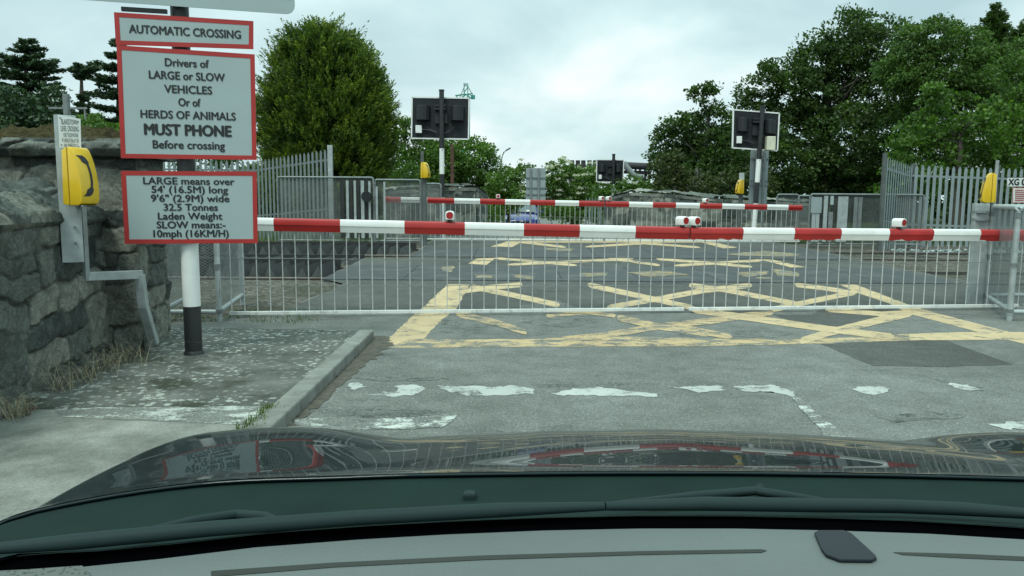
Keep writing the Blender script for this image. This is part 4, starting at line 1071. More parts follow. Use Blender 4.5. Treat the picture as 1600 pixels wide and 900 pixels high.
# ---------------------------------------------------------------- palisade fences
def palisade(label, segs, pale=.155, posts=(), name='palisade_fence', mp='palisade'):
    """segs: list of ((px, py_top, Y), (px, py_top, Y)); pales stand along each"""
    p0 = at(segs[0][0][0], 310, segs[0][0][2])
    t = thing(name, label, 'fence', Vector((p0.x, p0.y, gz(p0.y)-.1)), None)
    m = MB(); rl = MB(); po = MB()
    for (xa, ya, Ya), (xb, yb, Yb) in segs:
        A_, B_2 = at(xa, ya, Ya), at(xb, yb, Yb)
        d = Vector((B_2.x-A_.x, B_2.y-A_.y, 0)); L = d.length; d.normalize(); nn = Vector((d.y, -d.x, 0))
        if nn.y > 0: nn = -nn
        n = max(1, round(L/pale))
        for i in range(n):
            f_ = (i+.5)/n; c = A_.lerp(B_2, f_); zt2 = c.z+random.uniform(-.008, .0); zb2 = gz(c.y)-.08
            w_ = .041
            # W-section pale: two flanks and a raised middle, pointed top
            for (u0, o0), (u1, o1) in (((-w_, .0), (-w_*.35, .004)), ((-w_*.35, .004), (w_*.35, .004)), ((w_*.35, .004), (w_, 0))):
                q = []
                for u_, o2 in ((u0, o0), (u1, o1)):
                    q.append((c.x+d.x*u_+nn.x*o2, c.y+d.y*u_+nn.y*o2, u_))
                tp = lambda u_: zt2-.10*min(1, abs(u_)/w_)
                m.add([(q[0][0], q[0][1], zb2), (q[1][0], q[1][1], zb2), (q[1][0], q[1][1], tp(q[1][2])), (q[0][0], q[0][1], tp(q[0][2]))], [(0, 1, 2, 3)])
        for dz in (.30, 1.55):
            rl.bar(A_-Vector((0, 0, dz))-nn*.03, B_2-Vector((0, 0, dz))-nn*.03, .045, .05)
    m.build('pales', MT[mp], t); rl.build('rail', MT[mp], t)
    for x, ya, Y in posts:
        a = at(x, ya, Y); MB().box((a.x, a.y, (a.z+gz(Y)-.2)/2), (.12 if x < 1000 else .075, .09, a.z-gz(Y)+.2)).build('fence_post', MT['galv'] if x < 1000 else MT['dull_steel'], t, bevel=.004)
    return t
palisade('pointed grey palisade fence rising to a flat topped post beside the dark cypress', [((511, 231, 19.9), (400, 249, 21.4)), ((400, 249, 21.4), (195, 247, 21.9))], .155, [(515.5, 227, 19.9), (300, 247, 21.9)])
palisade('tall pale grey palisade fence below the light green trees on the right', [((1386, 243, 18.6), (1427, 257, 19.9)), ((1428, 256, 19.9), (1640, 263, 19.9))], .155, [(1383, 239, 18.5), (1427, 256, 20.0), (1560, 258, 20.02)], mp='palisade_pale')
palisade('short far palisade fence behind the middle of the far barrier', [((914, 308, 29), (952, 306, 28))], .16, [])
# ---------------------------------------------------------------- flashing signals seen from behind
def signal(label, pole_px, pole_top, Y, quad, pole_base=None, boxes=(), band=None, lean=0.0):
    """quad: corner pixels of the backing board, as seen from behind"""
    a = at(pole_px, pole_top, Y); g = gz(Y)-.1
    bx = a.x - lean
    t = thing('crossing_signal', label, 'signal', Vector((bx, Y, g)), 'road crossing signals seen from behind')
    z0, z1 = (at(pole_px, band[0], Y).z, at(pole_px, band[1], Y).z)
    def X(z): return bx + lean*(z-g)/(a.z-g)
    segs = [(g, g+.35*(z0-g), 'black_paint')] if False else []
    zc = z0-(z1-z0)*.92
    for lo, hi, mm in ((g, zc, 'white_paint'), (zc, z0, 'black_paint'), (z0, z1, 'white_paint'), (z1, a.z, 'black_paint')):
        MB().tube([(X(lo), Y, lo), (X(hi), Y, hi)], .066, 16).build('white_band' if mm[0] == 'w' else 'black_band', MT[mm], t, autos=40)
    MB().tube([(X(a.z-.02), Y, a.z-.02), (X(a.z), Y, a.z+.015)], .075, 16).build('pole_cap', MT['black_paint'], t)
    yb = Y+.12
    q = [at(x, y, yb + k) for (x, y), k in zip(quad, (0, 0, 0, 0))]
    n = Vector((0, -1, 0))
    MB().prism(q, (0, .02, 0)).build('backing_board', MT['board_back'], t)
    eu = (q[1]-q[0]).normalized(); ev = (q[0]-q[3]).normalized()
    m = MB()
    for i in range(4):
        j = (i+1) % 4; m.bar(q[i]-n*.01, q[j]-n*.01, .05, .035)
    m.build('white_rim', MT['white_paint'], t)
    W = (q[1]-q[0]).length; H = (q[0]-q[3]).length; c0 = q[3]
    def B(u, v, off): return c0 + eu*(u*W) + ev*(v*H) + n*off
    for u in (.20, .80):
        c = B(u, .62, 0); r = W*.125; h = H*.36; m = MB()
        out = [c + eu*(r*math.cos(R(180*k/6))) + n*(r*1.15*math.sin(R(180*k/6))) - ev*h/2 for k in range(7)]
        m.prism(out, ev*h)
        m.build('lamp_housing', MT['hood_black'], t, bevel=.01)
    m = MB(); m.box(B(.5, .72, .09), (W*.20, .12, H*.05)); m.box(B(.5, .80, .09), (W*.20, .12, H*.05)); m.box(B(.52, .50, .04), (W*.22, .05, H*.26)); m.build('pole_clamp', MT['hood_black'], t)
    m = MB(); m.box(B(.13, .22, .05), (W*.11, .08, H*.19)); m.build('junction_box', MT['white_paint'], t, bevel=.012)
    m = MB()
    m.tube([B(.18, .22, .06), B(.32, .20, .07), B(.46, .14, .09)], .016, 8); m.tube([B(.2, .44, .12), B(.12, .36, .06), B(.22, .30, .05), B(.42, .17, .07)], .010, 8)
    m.tube([B(.8, .43, .1), B(.78, .32, .06), B(.68, .20, .05), B(.58, .12, .08)], .010, 8); m.tube([B(.54, .2, .2), B(.56, -.02, .22), B(.6, -.22, .2), B(.55, -.3, .18)], .010, 8)
    m.build('cable', MT['black_paint'], t)
    for (u, v, w_, h_, mm) in boxes:
        MB().box(B(u, v, .13), (W*w_, .20, H*h_)).build('control_box', MT[mm], t, bevel=.015)
    return t
signal('black and white banded signal before the mid green tree, left of the road', 690, 141, 21.0, [(644, 152), (733, 153.5), (732, 217.5), (643, 216)], band=(272, 232))
signal('black and white banded signal with a cream box, beneath the right hand trees', 1191.5, 166, 21.3, [(1146, 171.5), (1217.5, 177), (1214.5, 235.5), (1144.5, 231)], band=(285, 249), boxes=[(.79, .18, .19, .36, 'cream')], lean=.10)
signal('smaller distant signal rising behind the curved stone parapet', 959, 241, 33.5, [(932.5, 249.5), (974.5, 250), (973.5, 284.5), (932, 284)], band=(310, 288))
# backs of road signs
def sign_back(label, px0, px1, y0, y1, Y, splits, uprights, base_y=None):
    a, b = at(px0, y0, Y), at(px1, y1, Y); g = gz(Y)-.1
    t = thing('sign_board', label, 'sign', Vector(((a.x+b.x)/2, Y, g)))
    zs = [b.z + (a.z-b.z)*s_ for s_ in splits]
    for z0, z1 in zip(zs, zs[1:]):
        MB().box(((a.x+b.x)/2, Y, (z0+z1)/2), (b.x-a.x, .02, z1-z0-.02)).build('board_back', MT['sign_back'], t, bevel=.004)
    for z in zs[1:-1]: MB().box(((a.x+b.x)/2, Y-.03, z), (b.x-a.x, .035, .04)).build('cross_channel', MT['galv_dark'], t)
    for u in uprights:
        x = a.x+(b.x-a.x)*u; MB().box((x, Y-.06, (a.z+g)/2), (.06, .05, a.z-g-.04)).build('upright', MT['galv_dark'], t)
    return t
sign_back('blue grey back of a tall road sign beside the blue car, with two uprights', 822, 852, 262, 314, 27.5, (0, .2, .4, .7, 1), (.24, .64))
sign_back('grey green back of a tall road sign behind the signal with the cream box', 1173, 1197, 234, 330, 22.2, (0, .42, .50, .86, 1), (.3, .75))
# far telephones on posts
def far_phone(px, y0, y1, Y, ang, label, post_label, pole_px, pole_top, plate=None):
    a, b = at(px, y0, Y), at(px, y1, Y); pp_ = at(pole_px, pole_top, Y); g = gz(Y)-.1
    t = thing('telephone_post', post_label, 'post', Vector((pp_.x, Y, g)))
    MB().box((pp_.x, Y+.08, (pp_.z+g)/2), (.07, .05, pp_.z-g)).build('channel', MT['dull_steel'], t)
    MB().tube([(b.x, Y+.02, g), (b.x, Y+.02, b.z-.02)], .05, 12).build('post_shaft', MT['dull_steel'], t)
    phone(Vector((pp_.x, Y, b.z)), ang, label, a.z-b.z, .19, .17)
    if plate:
        q = [at(x, y, Y-.02) for x, y in plate]
        n_ = MB().prism(q, (0, .004, 0)).build('notice', MT['plate_white'], t)
far_phone(663.5, 253.5, 278.5, 18.9, R(-20), 'yellow telephone facing away on a thin post in front of the long mesh enclosure', 'thin dark steel post with a yellow telephone before the left mesh enclosure', 659, 236)
far_phone(1157, 281, 303, 22.0, R(200), 'yellow telephone on a short post beside the grey green sign back', 'short steel post with a white notice and yellow telephone beside the grey green sign back', 1161, 272, [(1155, 270), (1163, 270), (1163, 281), (1155, 281)])

# ---------------------------------------------------------------- far things
def pole_thing(name, label, cat, px, ytop, Y, r, m, r2=None):
    a = at(px, ytop, Y); g = gz(Y)-.2
    o = MB().tube([(a.x, Y, g), (a.x, Y, a.z)], [r, r2 or r*.75], 10).build(name, m, autos=40)
    return top(o, label, cat)
pole_thing('utility_pole', 'bare reddish brown pole behind the pale rounded wall end', 'pole', 706.5, 226, 30, .085, MT['rust'])
a = at(103, 147, 24); o = MB().tube([(a.x, 24, -.2), a], [.12, .10], 10).bar(a+Vector((-.55, 0, -.42)), a+Vector((.62, 0, -.42)), .05, .06).bar(a+Vector((.55, 0, -.42)), a+Vector((.55, 0, -.75)), .04, .04).build('utility_pole', MT['galv_dark'], autos=40)
top(o, 'grey pole with a short crossarm among the dark conifers', 'pole')
t_ = at(862, 255, 40); o = MB().tube([(t_.x, 40, -.4), t_], [.07, .05], 8).build('lamp_post', MT['galv'], autos=40); top(o, 'slim pale post among the white flowering bushes', 'post')
# street lamp
a = at(783, 250, 60); g = gz(60)-.2; k = at(792, 233.5, 60)
t = thing('street_lamp', 'slim street lamp with angled arm above the bushes', 'street lamp', Vector((a.x, 60, g)))
MB().tube([(a.x, 60, g), a, a.lerp(k, .6)+Vector((-.06, 0, .10)), k], [.09, .07, .05, .045], 8).build('column', MT['galv'], t, autos=40)
MB().bar(a.lerp(k, .82)+Vector((0, 0, .06)), k+Vector((.28, 0, .12)), .22, .12).build('lantern', MT['galv_dark'], t, bevel=.03)
# cranes
def crane(label, px, ytop, ypiv, jl, jr, Y, ybase=330):
    g = gz(Y)-1; A_ = at(px, ytop, Y); V_ = at(px, ypiv, Y)
    t = thing('tower_crane', label, 'crane', Vector((A_.x, Y, g)), 'green tower cranes on the skyline')
    def lat(m, p, q, w):
        d = (q-p); L = d.length; n = max(2, int(L/(w*1.1))); dn = d.normalized()
        s1 = dn.cross(Vector((0, 1, 0))).normalized()*w/2; s2 = Vector((0, w/2, 0))
        if abs(dn.y) > .9: s2 = Vector((w/2, 0, 0))
        cs = [s1+s2, s1-s2, -s1-s2, -s1+s2]
        for c in cs: m.bar(p+c, q+c, w*.16, w*.16)
        for i in range(n):
            for c, c2 in ((cs[0], cs[3]), (cs[1], cs[2])):
                a_, b_ = (c, c2) if i % 2 else (c2, c)
                m.bar(p+d*(i/n)+a_, p+d*((i+1)/n)+b_, w*.11, w*.11)
    m = MB(); lat(m, Vector((A_.x, Y, g)), V_, 2.0); m.build('mast', MT['crane_green'], t)
    m = MB(); lat(m, V_, A_, 1.1); m.build('tower_head', MT['crane_green'], t)
    J0, J1 = at(jl[0], jl[1], Y), at(jr[0], jr[1], Y)
    m = MB(); lat(m, V_, J0, 1.3); m.build('jib', MT['crane_green'], t)
    m = MB(); lat(m, V_, J1, 1.1); m.build('counter_jib', MT['crane_green'], t)
    m = MB(); m.box(J1-Vector((0, 0, .5)), (1.2, 1.2, 1.1)); m.build('counterweight', MT['crane_green'], t)
    m = MB(); m.tube([A_, V_.lerp(J0, .6)], .12, 6); m.tube([A_, J1], .12, 6); m.build('tie_bar', MT['galv_dark'], t)
crane('green tower crane whose head shows above the left signal board', 728, 130, 151, (712, 153), (739, 149), 230)
crane('green tower crane mostly hidden behind the signs and the dark cypress', 330, 120, 168, (425, 163), (300, 170), 260)
# industrial plant far behind
Y = 95
t = thing('industrial_plant', 'dark industrial plant with a row of drums, pipes and a steel frame beyond the bushes', 'industrial plant', at(960, 300, Y))
for i, x in enumerate((894, 903, 911.5, 921, 930, 938)):
    a, b = at(x, 250.5, Y), at(x, 283, Y); r = .34
    MB().tube([b, a+Vector((0, 0, -.5)), a+Vector((0, 0, -.45)), a], [r, r, r*.8, r*.8], 14).build('drum', MT['dark_plant'], t, autos=40)
a, b = at(890, 266, Y), at(1016, 270, Y)
m = MB(); m.bar(a, b, 1.5, .35); m.bar(a-Vector((0, 0, 1.6)), b-Vector((0, 0, 1.6)), 1.5, .3); m.build('deck', MT['dark_plant'], t)
MB().tube([at(978, 258.5, Y-1), at(1018, 260.5, Y-1)], .42, 14).build('pipe', MT['dark_plant'], t, autos=40)
MB().tube([at(974, 254, Y-1.6), at(978, 260, Y-1.6), at(988, 272, Y-1.6), at(994, 276, Y-1.6), at(1006, 277, Y-1.6)], .36, 14).build('pipe', MT['pale_pipe'], t, autos=40)
m = MB()
for x in (993, 1000, 1008, 1014):
    m.tube([at(x, 258, Y), at(x, 296, Y)], .14, 8)
m.bar(at(1000, 290, Y), at(1014, 266, Y), .2, .2); m.bar(at(990, 280, Y), at(1016, 281, Y), .3, .3); m.build('steel_frame', MT['dark_plant'], t)

# ---------------------------------------------------------------- blue car waiting beyond the far barrier
def blue_car():
    Yc = 36.5; g = gz(Yc); c = at(816, 320, Yc)
    t = thing('parked_car', 'blue car facing us with headlights on, waiting beyond the far barrier', 'car', Vector((c.x, Yc+2, g)))
    ox, oy = c.x, Yc
    # body stations: y back from nose, half width, bottom, belt/top heights
    st = [(0.0, .62, .38, .66), (.10, .78, .28, .78), (.35, .86, .24, .88), (.9, .885, .22, .98), (1.25, .89, .22, 1.03), (2.2, .89, .22, 1.05), (3.4, .88, .22, 1.06), (4.1, .84, .26, 1.04), (4.25, .76, .34, .98)]
    m = MB(); rings = []
    for y, w, z0, z1 in st:
        rings.append([(-w*.92, z0), (-w, z0+.15), (-w, z0+(z1-z0)*.62), (-w*.93, z1-.06), (-w*.72, z1), (0, z1+.035), (w*.72, z1), (w*.93, z1-.06), (w, z0+(z1-z0)*.62), (w, z0+.15), (w*.92, z0)])
    n = len(rings[0]); vs_ = [(ox+x, oy+st[i][0], g+z) for i, r_ in enumerate(rings) for x, z in r_]
    fs = [(i*n+k, i*n+(k+1) % n, (i+1)*n+(k+1) % n, (i+1)*n+k) for i in range(len(st)-1) for k in range(n)] + [tuple(range(n)), tuple(range((len(st)-1)*n, len(st)*n))]
    m.add(vs_, fs)
    m.build('body', MT['blue_car'], t, autos=45)
    cab = [(1.02, .76, 1.02, 1.03), (1.85, .66, 1.02, 1.54), (2.4, .64, 1.02, 1.62), (3.4, .63, 1.02, 1.60), (4.0, .60, 1.02, 1.48), (4.2, .70, 1.02, 1.05)]
    m = MB(); vs_ = []; n = 6
    for y, w, z0, z1 in cab:
        wb = .83
        vs_ += [(ox+x, oy+y, g+z) for x, z in ((-wb, z0), (-w, z1-.08), (-w*.82, z1), (w*.82, z1), (w, z1-.08), (wb, z0))]
    fs = [(i*n+k, i*n+(k+1) % n, (i+1)*n+(k+1) % n, (i+1)*n+k) for i in range(len(cab)-1) for k in range(n)] + [tuple(range(n)), tuple(range((len(cab)-1)*n, len(cab)*n))]
    m.add(vs_, fs).build('cabin', MT['blue_car'], t, autos=35)
    def Wp(x, s_, off): # point on the windscreen
        y = 1.02+.83*s_-.03-off; z = 1.03+.51*s_+.03
        return (ox+x, oy+y, g+z)
    MB().prism([Wp(-.70, .06, 0), Wp(.70, .06, 0), Wp(.58, .92, 0), Wp(-.58, .92, 0)], (0, .02, 0)).build('windscreen', MT['dark_glass'], t)
    MB().prism([Wp(.22, .12, .02), Wp(.42, .12, .02), Wp(.42, .26, .02), Wp(.22, .26, .02)], (0, .008, 0)).build('sticker', MT['grey_plate'], t)
    for s_ in (-1, 1):
        MB().prism([(ox+s_*.50, oy+.045, g+.63), (ox+s_*.80, oy+.20, g+.66), (ox+s_*.85, oy+.36, g+.82), (ox+s_*.60, oy+.13, g+.79), (ox+s_*.48, oy+.07, g+.70)], (0, .10, .03)).build('headlight', MT['headlight'], t, bevel=.02)
        MB().box((ox+s_*1.0, oy+1.25, g+1.08), (.20, .10, .15)).build('mirror', MT['blue_car'], t, bevel=.03)
        for y in (.85, 3.45):
            MB().tube([(ox+s_*.70, oy+y, g+.31), (ox+s_*.89, oy+y, g+.31)], .31, 20).build('wheel', MT['tyre'], t, autos=40)
    MB().prism([(ox-.45, oy-.01, g+.60), (ox+.45, oy-.01, g+.60), (ox+.40, oy-.01, g+.68), (ox-.40, oy-.01, g+.68)], (0, .10, 0)).build('grille', MT['tyre'], t)
    MB().box((ox, oy-.02, g+.42), (.52, .02, .11)).build('number_plate', MT['grey_plate'], t)
    MB().tube([(ox, oy-.03, g+.70), (ox, oy+.06, g+.70)], .055, 12).build('badge', MT['headlight'], t)
    MB().box((ox, oy+.02, g+.32), (1.1, .06, .13)).build('lower_grille', MT['tyre'], t)
blue_car()

# ---------------------------------------------------------------- trees
def leaves(C, D, size, aspect, spread, seed):
    """C centres (N,3), D preferred directions (N,3): one bent leaf quad each -> verts, faces"""
    g = np.random.default_rng(seed); N = len(C)
    d = D + g.normal(0, spread, (N, 3)); d /= np.linalg.norm(d, axis=1, keepdims=True)+1e-9
    q = g.normal(size=(N, 3)); s = np.cross(d, q); s /= np.linalg.norm(s, axis=1, keepdims=True)+1e-9
    L = size*g.uniform(.65, 1.3, (N, 1)); W = L*aspect
    nrm = np.cross(d, s)
    v = np.stack([C - d*L*.5, C + s*W*.5 + nrm*L*.08, C + d*L*.5, C - s*W*.5 + nrm*L*.08], 1).reshape(-1, 3)
    return v, np.arange(N*4).reshape(N, 4)
def trunk_mb(p, h, r, seed, limbs=6, spread=1.6, lean=0.0):
    g = random.Random(seed); m = MB()
    pts = [Vector(p)+Vector((lean*h*f_*f_ + g.uniform(-.06, .06)*h*f_*.5, g.uniform(-.04, .04)*h*f_, h*f_)) for f_ in (0, .15, .35, .6, .85)]
    m.tube(pts, [r*1.35, r, r*.8, r*.55, r*.25], 10)
    for i in range(limbs):
        f_ = g.uniform(.22, .75); b = pts[1].lerp(pts[4], f_); a = g.uniform(0, 6.28); L = spread*g.uniform(.6, 1.1)*(1.1-f_*.6)
        e = b+Vector((math.cos(a)*L, math.sin(a)*L, L*g.uniform(.4, .9))); k = b.lerp(e, .5)+Vector((0, 0, -.08*L))
        m.tube([b, k, e], [r*.38*(1.1-f_), r*.26*(1.1-f_), r*.08], 7)
        for j in range(3):
            a2 = a+g.uniform(-1.2, 1.2); b2 = b.lerp(e, g.uniform(.4, .9)); e2 = b2+Vector((math.cos(a2), math.sin(a2), g.uniform(.2, 1)))*L*.45
            m.tube([b2, e2], [r*.12, r*.04], 5)
    return m
def blob_tree(label, blobs, Y, mat_, n=1.0, leaf=.13, aspect=.62, seed=1, depth=.8, base_px=None, name='deciduous_tree', group=None, droop=0.0, blossom=0, cat='tree', trunk=True, clump=.30, bark='bark', trunk_r=.22, hole=.0, thick=1.0):
    """blobs: (px, py, r px) measured on the photograph's crown; each becomes a ball of leaf clumps at depth Y (spread fore and aft)"""
    g = np.random.default_rng(seed)
    cs = []
    for b in blobs:
        x, y, r = b[:3]; r3 = r/F*Y
        yy = Y + g.uniform(-1, 1)*depth*r3 if len(b) < 4 else Y+b[3]
        c = at(x, y, yy); cs.append((np.array(c), r3*yy/Y))
    bx = at(base_px if base_px else np.mean([b[0] for b in blobs]), 310, Y).x
    gz0 = gz(Y)-.1
    t = thing(name, label, cat, Vector((bx, Y, gz0)), group)
    topz = max(c[2]+r*.4 for c, r in cs)
    V = []; Tn = []; Bv = []
    dens = 1.0/(leaf*leaf*aspect)
    for c, r in cs:
        area = 4*math.pi*r*r
        K = max(10, int(area/(clump*clump)*.85*thick))
        u = g.normal(size=(K, 3)); u /= np.linalg.norm(u, axis=1, keepdims=True)
        rad = r*np.clip(1.05 - np.abs(g.normal(0, .30, (K, 1))), .15, 1.12)
        cc = c + u*rad*np.array([1, thick and 1.0, .92])
        keep = g.random(K) > hole; cc = cc[keep]; u = u[keep]
        cr = clump*g.uniform(.55, 1.25, len(cc)); ct = g.normal(0, .17, len(cc)) + .08*u[:, 2]*0
        per = (dens*clump*clump*2.6*n*g.uniform(.6, 1.3, len(cc))).astype(int)+3
        i = np.repeat(np.arange(len(cc)), per)
        off = g.normal(size=(len(i), 3)); off /= np.linalg.norm(off, axis=1, keepdims=True); off *= (g.random((len(i), 1))**.45)
        off[:, 2] *= .62
        C = cc[i] + off*cr[i, None]
        Dd = off*.7 + u[i]*.5 + np.array([0, 0, -droop])
        V.append((C, Dd)); Tn.append(np.clip(.42 + ct[i] + g.normal(0, .13, len(i)), 0, 1))
        if blossom:
            bk = g.random(len(cc)) < blossom; bc = cc[bk] + u[bk]*cr[bk, None]*.9
            if len(bc): Bv.append(np.repeat(bc, 40, 0) + g.normal(0, .07, (len(bc)*40, 3))*np.array([1, 1, .4]))
    C = np.concatenate([a for a, b in V]); D_ = np.concatenate([b for a, b in V]); T_ = np.concatenate(Tn)
    ok = C[:, 2] > gz0+.05; C, D_, T_ = C[ok], D_[ok], T_[ok]
    v, f = leaves(C, D_, leaf, aspect, .55, seed+5)
    np_mesh('crown', v, f, mat_, t, tint=T_)
    if Bv:
        bc = np.concatenate(Bv); v, f = leaves(bc, np.tile([0, 0, 1.0], (len(bc), 1)), .065, .9, 1.0, seed+9)
        np_mesh('blossom', v, f, MT['blossom'], t, tint=g.random(len(f)))
    if trunk:
        trunk_mb((bx, Y, gz0), topz-gz0, trunk_r, seed, 9, (max(b[0] for b in blobs)-min(b[0] for b in blobs))/F*Y*.33).build('trunk', MT[bark], t, autos=60)
    t['n'] = len(C); del t['n']
    return t
def cypress(label, prof, Y, seed, cx_lean=0):
    """prof: (py, px left, px right) silhouette rows; dense upswept sprays"""
    g = np.random.default_rng(seed); gz0 = gz(Y)-.1
    ys = np.array([p[0] for p in prof], float); l = np.array([p[1] for p in prof], float)+9; r = np.array([p[2] for p in prof], float)-10
    cxp = float(np.mean((l+r)/2)); base = at(cxp, 310, Y)
    t = thing('cypress_tree', label, 'tree', Vector((base.x, Y, gz0)))
    def sample(K, lo, hi):
        w = (r-l)+10; py = np.interp(g.random(K), np.concatenate([[0], np.cumsum((w[1:]+w[:-1])/2*np.diff(ys))/np.sum((w[1:]+w[:-1])/2*np.diff(ys))]), ys)
        a = g.uniform(0, 2*np.pi, K)
        L, Rr = np.interp(py, ys, l), np.interp(py, ys, r)
        mid = np.array([at(x, y, Y) for x, y in zip((L+Rr)/2, py)]); hw = (Rr-L)/2/F*Y
        lump = 1+.04*np.sin(a*5+mid[:, 2]*2.1)+.045*np.sin(a*11-mid[:, 2]*3.9)+.04*np.sin(a*7+mid[:, 2]*6.5)
        rad = hw*lump*g.uniform(lo, hi, K)
        out = np.stack([np.cos(a), np.sin(a), np.zeros(K)], 1)
        return mid + out*rad[:, None]*np.array([1, .9, 1]), out, a
    Bp, Bo, _ = sample(900, .84, .99)
    nb = g.integers(5, 14, len(Bp)); bi = np.repeat(np.arange(len(Bp)), nb)
    drop = g.random(len(Bp)) < .03
    P = Bp[bi] + g.normal(0, .14, (len(bi), 3))*np.array([1, 1, .7]); O = Bo[bi]; keep = ~drop[bi]; P, O, bi = P[keep], O[keep], bi[keep]
    btint = g.normal(0, .16, len(Bp)); blen = g.uniform(.7, 1.15, len(Bp))
    per = g.integers(16, 34, len(P)); i = np.repeat(np.arange(len(P)), per)
    dr = O*.75 + np.array([0, 0, .62]) + g.normal(0, .22, P.shape)
    dr /= np.linalg.norm(dr, axis=1, keepdims=True)
    ln = g.uniform(.22, .62, len(P))*blen[bi]; s = g.random(len(i))
    side = g.normal(0, .075, (len(i), 3))*(1.1-s)[:, None]
    C = P[i] + dr[i]*(s*ln[i])[:, None] + side; C[:, 2] -= .10*np.sin(s*3.1)*.4
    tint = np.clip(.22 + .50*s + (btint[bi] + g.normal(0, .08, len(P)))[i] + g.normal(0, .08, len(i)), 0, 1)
    v, f = leaves(C, dr[i]*1.0 + side*6, .105, .30, .45, seed+1)
    C2, O2, _ = sample(14000, .45, .80)  # large inner leaves added and tinted dark, shade inside the crown put into colour
    v2, f2 = leaves(C2, O2+np.array([0, 0, .3]), .30, .6, .6, seed+2)
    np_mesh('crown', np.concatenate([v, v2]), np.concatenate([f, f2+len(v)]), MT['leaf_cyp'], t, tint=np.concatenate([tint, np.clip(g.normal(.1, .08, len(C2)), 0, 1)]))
    MB().tube([(base.x, Y, gz0), (base.x, Y, gz0+3), (base.x, Y, at(cxp, prof[0][0]+25, Y).z)], [.3, .2, .03], 10).build('trunk', MT['bark'], t, autos=60)
def cedar(label, top_px, top_py, Y, tiers, seed, base_y=330, mat_='leaf_conifer', name='conifer_tree', dens=1.0):
    """tiers: (py, px reach left, px reach right, thickness px): flat shelves of needles on level boughs"""
    g = np.random.default_rng(seed); gz0 = gz(Y)-.1; b = at(top_px, 310, Y); tp = at(top_px, top_py, Y)
    t = thing(name, label, 'tree', Vector((b.x, Y, gz0)), 'dark conifers behind the stone pier')
    C = []; D_ = []; m = MB()
    m.tube([(b.x, Y, gz0), (b.x*.5+tp.x*.5, Y, (gz0+tp.z)/2), tp], [.32, .2, .03], 10)
    for py, xl, xr, th in tiers:
        z0 = at(top_px, py, Y).z; L0, R0 = abs(xl)/F*Y, abs(xr)/F*Y
        nb = 11
        for k in range(nb):
            a = 2*math.pi*(k+g.random()*.8)/nb; ca, sa = math.cos(a), math.sin(a)
            L = (R0 if ca > 0 else L0)*abs(ca) + (L0+R0)/2*abs(sa)*.9; L *= g.uniform(.72, 1.05)
            z = z0+g.normal(0, .07); e = Vector((tp.x+ca*L, Y+sa*L, z+L*g.uniform(-.03, .07)))
            s0 = Vector((tp.x*.98+b.x*.02, Y, z-.1))
            m.tube([s0, s0.lerp(e, .5)+Vector((0, 0, -.05*L)), e], [.06, .04, .012], 6)
            K = int(230*L*dens)+30
            f_ = g.random(K)**.75; wd = .05+.20*L*(1-f_)*f_*1.6
            off = g.normal(0, 1, (K, 3))*np.stack([wd, wd, np.full(K, th/F*Y*.13)], 1)
            base = np.array(s0)+(np.array(e)-np.array(s0))*f_[:, None]; base[:, 2] -= .05*L*np.sin(f_*3.14)
            C.append(base+off); D_.append(np.tile([ca, sa, .15], (K, 1)))
    C = np.concatenate(C); D_ = np.concatenate(D_)
    v, f = leaves(C, D_, .17, .38, .4, seed+1)
    np_mesh('crown', v, f, MT[mat_], t, tint=np.clip(g.normal(.42, .22, len(C)), 0, 1))
    m.build('trunk', MT['bark'], t, autos=60)
    return t
TREES = 'trees beyond the railway'
cypress('broad dark cypress with dense upswept sprays behind the palisade fence left of the road',
        [(43, 488, 512), (50, 478, 526), (58, 455, 548), (80, 437, 572), (105, 428, 588), (140, 418, 604), (180, 410, 612), (225, 408, 614), (265, 414, 610), (300, 420, 606), (330, 425, 600)], 27.0, 3)
# left dark conifers
cedar('tall dark cedar with level shelves of needles at the left edge', 40, 60, 38, [(64, 6, 12, 8), (76, 16, 24, 8), (92, 42, 34, 10), (101, 30, 54, 10), (118, 50, 36, 10), (134, 40, 44, 10), (152, 48, 40, 12), (170, 60, 46, 12), (190, 60, 50, 12), (208, 60, 60, 12)], 11)
cedar('dark conifer half hidden behind the AUTOMATIC CROSSING sign', 186, 52, 36, [(66, 10, 16, 8), (84, 18, 22, 9), (104, 34, 36, 10), (124, 38, 40, 11), (146, 40, 44, 12), (168, 42, 44, 12), (190, 46, 48, 13), (210, 40, 44, 13)], 12)
cedar('small thin conifer with a tufted top between the two taller conifers', 127, 101, 34, [(107, 12, 20, 8), (118, 8, 8, 6), (150, 5, 6, 12), (165, 8, 8, 12), (180, 12, 12, 12)], 13, dens=1.6)
blob_tree('dense dark green tree under the cedar at the left edge', [(-40, 170, 50), (0, 190, 42), (45, 185, 32), (82, 150, 20), (88, 185, 28), (20, 160, 26)], 33, MT['leaf_conifer'], .8, .20, .5, 14, name='evergreen_tree', clump=.4)
blob_tree('low green bush behind the mossy pier cap', [(140, 196, 22), (165, 198, 16), (115, 205, 20), (190, 215, 22), (230, 235, 26), (280, 240, 30), (340, 235, 34)], 27, MT['leaf_mid'], .9, .12, .55, 15, name='bush', cat='bush', trunk=False, clump=.3)
